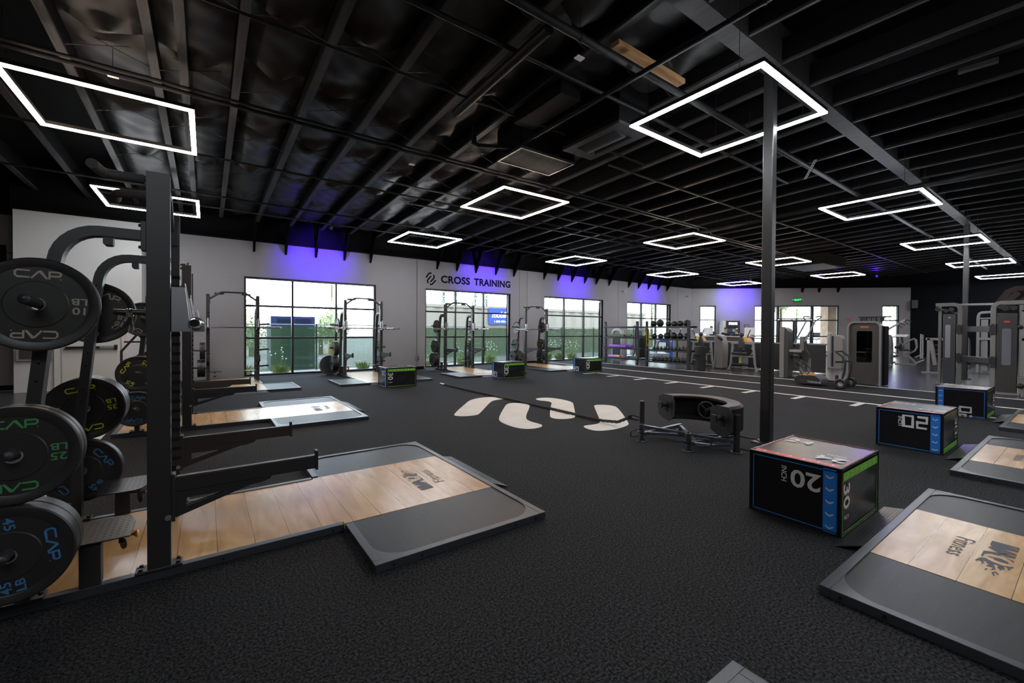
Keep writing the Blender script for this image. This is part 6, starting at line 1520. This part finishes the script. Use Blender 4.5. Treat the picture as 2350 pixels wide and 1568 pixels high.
cl = [(.95, 15.4, .45, .4, 0), (1.9, 15.2, .42, .42, 9), (3.35, 15.9, .40, .28, 5), (4.5, 15.3, .42, .36, 0), (6.9, 15.3, .35, .3, 5), (8.5, 15.3, .5, .42, 9), (9.95, 15.5, .5, .45, 22), (12.4, 15.3, .5, .45, 18), (13.1, 15.4, .5, .45, 22), (13.9, 15.4, .5, .45, 22), (14.7, 15.4, .48, .4, 20)]
where = ['at the left edge of the first window', 'left of centre behind the first window', 'behind the blue cabinet side of the first window', 'at the right edge of the first window', 'at the left edge of the middle window', 'behind the rack in the middle window', 'with white flower stalks at the right of the middle window', 'leftmost of the flowering row in the third window', 'second in the flowering row in the third window', 'third in the flowering row in the third window', 'last in the flowering row in the third window']
for k, ((x, y, h, r, st), wh) in enumerate(zip(cl, where)): clump(x, y, h, r, 260, st, 'green grass clump outside, ' + wh, k)
tree(2.0, 27, 3.2, 1.8, leaf2, 'round pale green bush beyond the fence at the left of the first window', 1); tree(5.5, 27, 2.9, 1.4, leaf2, 'low olive bush beyond the fence right of the blue cabinet', 2)
tree(10.4, 46, 7.6, 1.3, leaf2, 'distant palm above the fence in the first window', 3, 'palm')
for k, x in enumerate((19.0, 20.4, 22.6, 24.0)): tree(x, 38, 7.4, .75, leaf3, 'tall narrow cypress behind the container, %s' % ['leftmost of four', 'second of four', 'third of four', 'rightmost of four'][k], 10 + k, 'cypress')
tree(12.5, 30, 4.6, 1.5, leaf2, 'bush above the container at the left of the middle window', 5); tree(20.8, 27, 6.0, 2.3, leaf1, 'leafy tree above the container beside the banner', 6)
tree(31, 30, 4.2, 1.6, leaf2, 'small tree seen through the fourth window', 9)
for k, (s, o_, h, r) in enumerate(((3.9, 7.2, 5.6, 1.8), (0.5, 14, 6.4, 2.2), (8.6, 7.6, 5.2, 1.3), (18.0, 24, 6.0, 3.0), (17.2, 7.5, 5.5, 2.2), (24.0, 26, 6.0, 3.2))):
    p = bw(s, 0, o_); tree(p.x, p.y, h, r, leaf1 if k % 2 else leaf2, 'leafy tree outside the entrance wall, ' + ['filling the small left window', 'behind the left window tree', 'between the small window and the doors', 'left of the entrance doors', 'filling the far right window', 'far beyond the entrance doors'][k], 30 + k)
p = bw(9.0, 0, 1.9); t = thing('brick_pier', 'pale brick porch pier outside the right side of the entrance doors', 'pillar', tuple(p), math.atan2(BWD.y, BWD.x))
MB().box(-.55, .55, -.3, .5, -.08, 3.02).build('pier', mat('stack_stone', (.50, .36, .26), .9, bump=.6, scale=7, var=.2, vscale=4), t, bevel=.01)
b = MB(); b.box(-6, 2, 2.4, 2.5, .9, .96)
for k in range(30): b.cyl((-5.9 + k * .27, 2.45, -.08), (-5.9 + k * .27, 2.45, .9), .012, n=6)
b.build('railing', M_steel, t)
p = bw(9.4, 0, 3.4); person(p.x, p.y, radians(150), 'person in a blue top with dark hair outside the entrance doors', (.12, .16, .28), (.1, .1, .12), (.03, .02, .02), 1.66, z=-.09, ponytail=True)
for k, (s, o_, c_) in enumerate(((15.0, 15, (.5, .5, .52)), (19.0, 18, (.12, .13, .16)))):
    p = bw(s, 0, o_); t = thing('parked_car', 'parked car beyond the entrance doors, ' + ['the pale one at the left', 'the dark one at the right'][k], 'car', tuple(p), math.atan2(BWD.y, BWD.x))
    MB().prism([(-2.2, .25), (-2.2, .75), (-1.5, .9), (-.9, 1.4), (.8, 1.42), (1.4, .95), (2.2, .8), (2.2, .25)], 'y', -.85, .85).build('car_body', mat('car_paint', c_, .25), t, bevel=.05)
    MB().prism([(-1.35, .92), (-.85, 1.34), (.72, 1.36), (1.2, .94)], 'y', -.86, .86).build('windows', M_slot, t)
    for wx in (-1.4, 1.35): MB().lathe([(.1, -.9), (.3, -.9), (.33, -.85), (.33, .85), (.3, .9), (.1, .9)], 20, (wx, 0, .26), (0, 1, 0)).build('wheel', M_rubber, t)
t = thing('traffic_cone', 'orange and white barrier post seen through the fence in the first window', 'barrier post', (4.3, 19.2, -.1)); b = MB(); b.lathe([(0, 0), (.16, 0), (.14, .1), (.07, .9), (0, .92)], 16); b.build('post_body', M_orange, t)
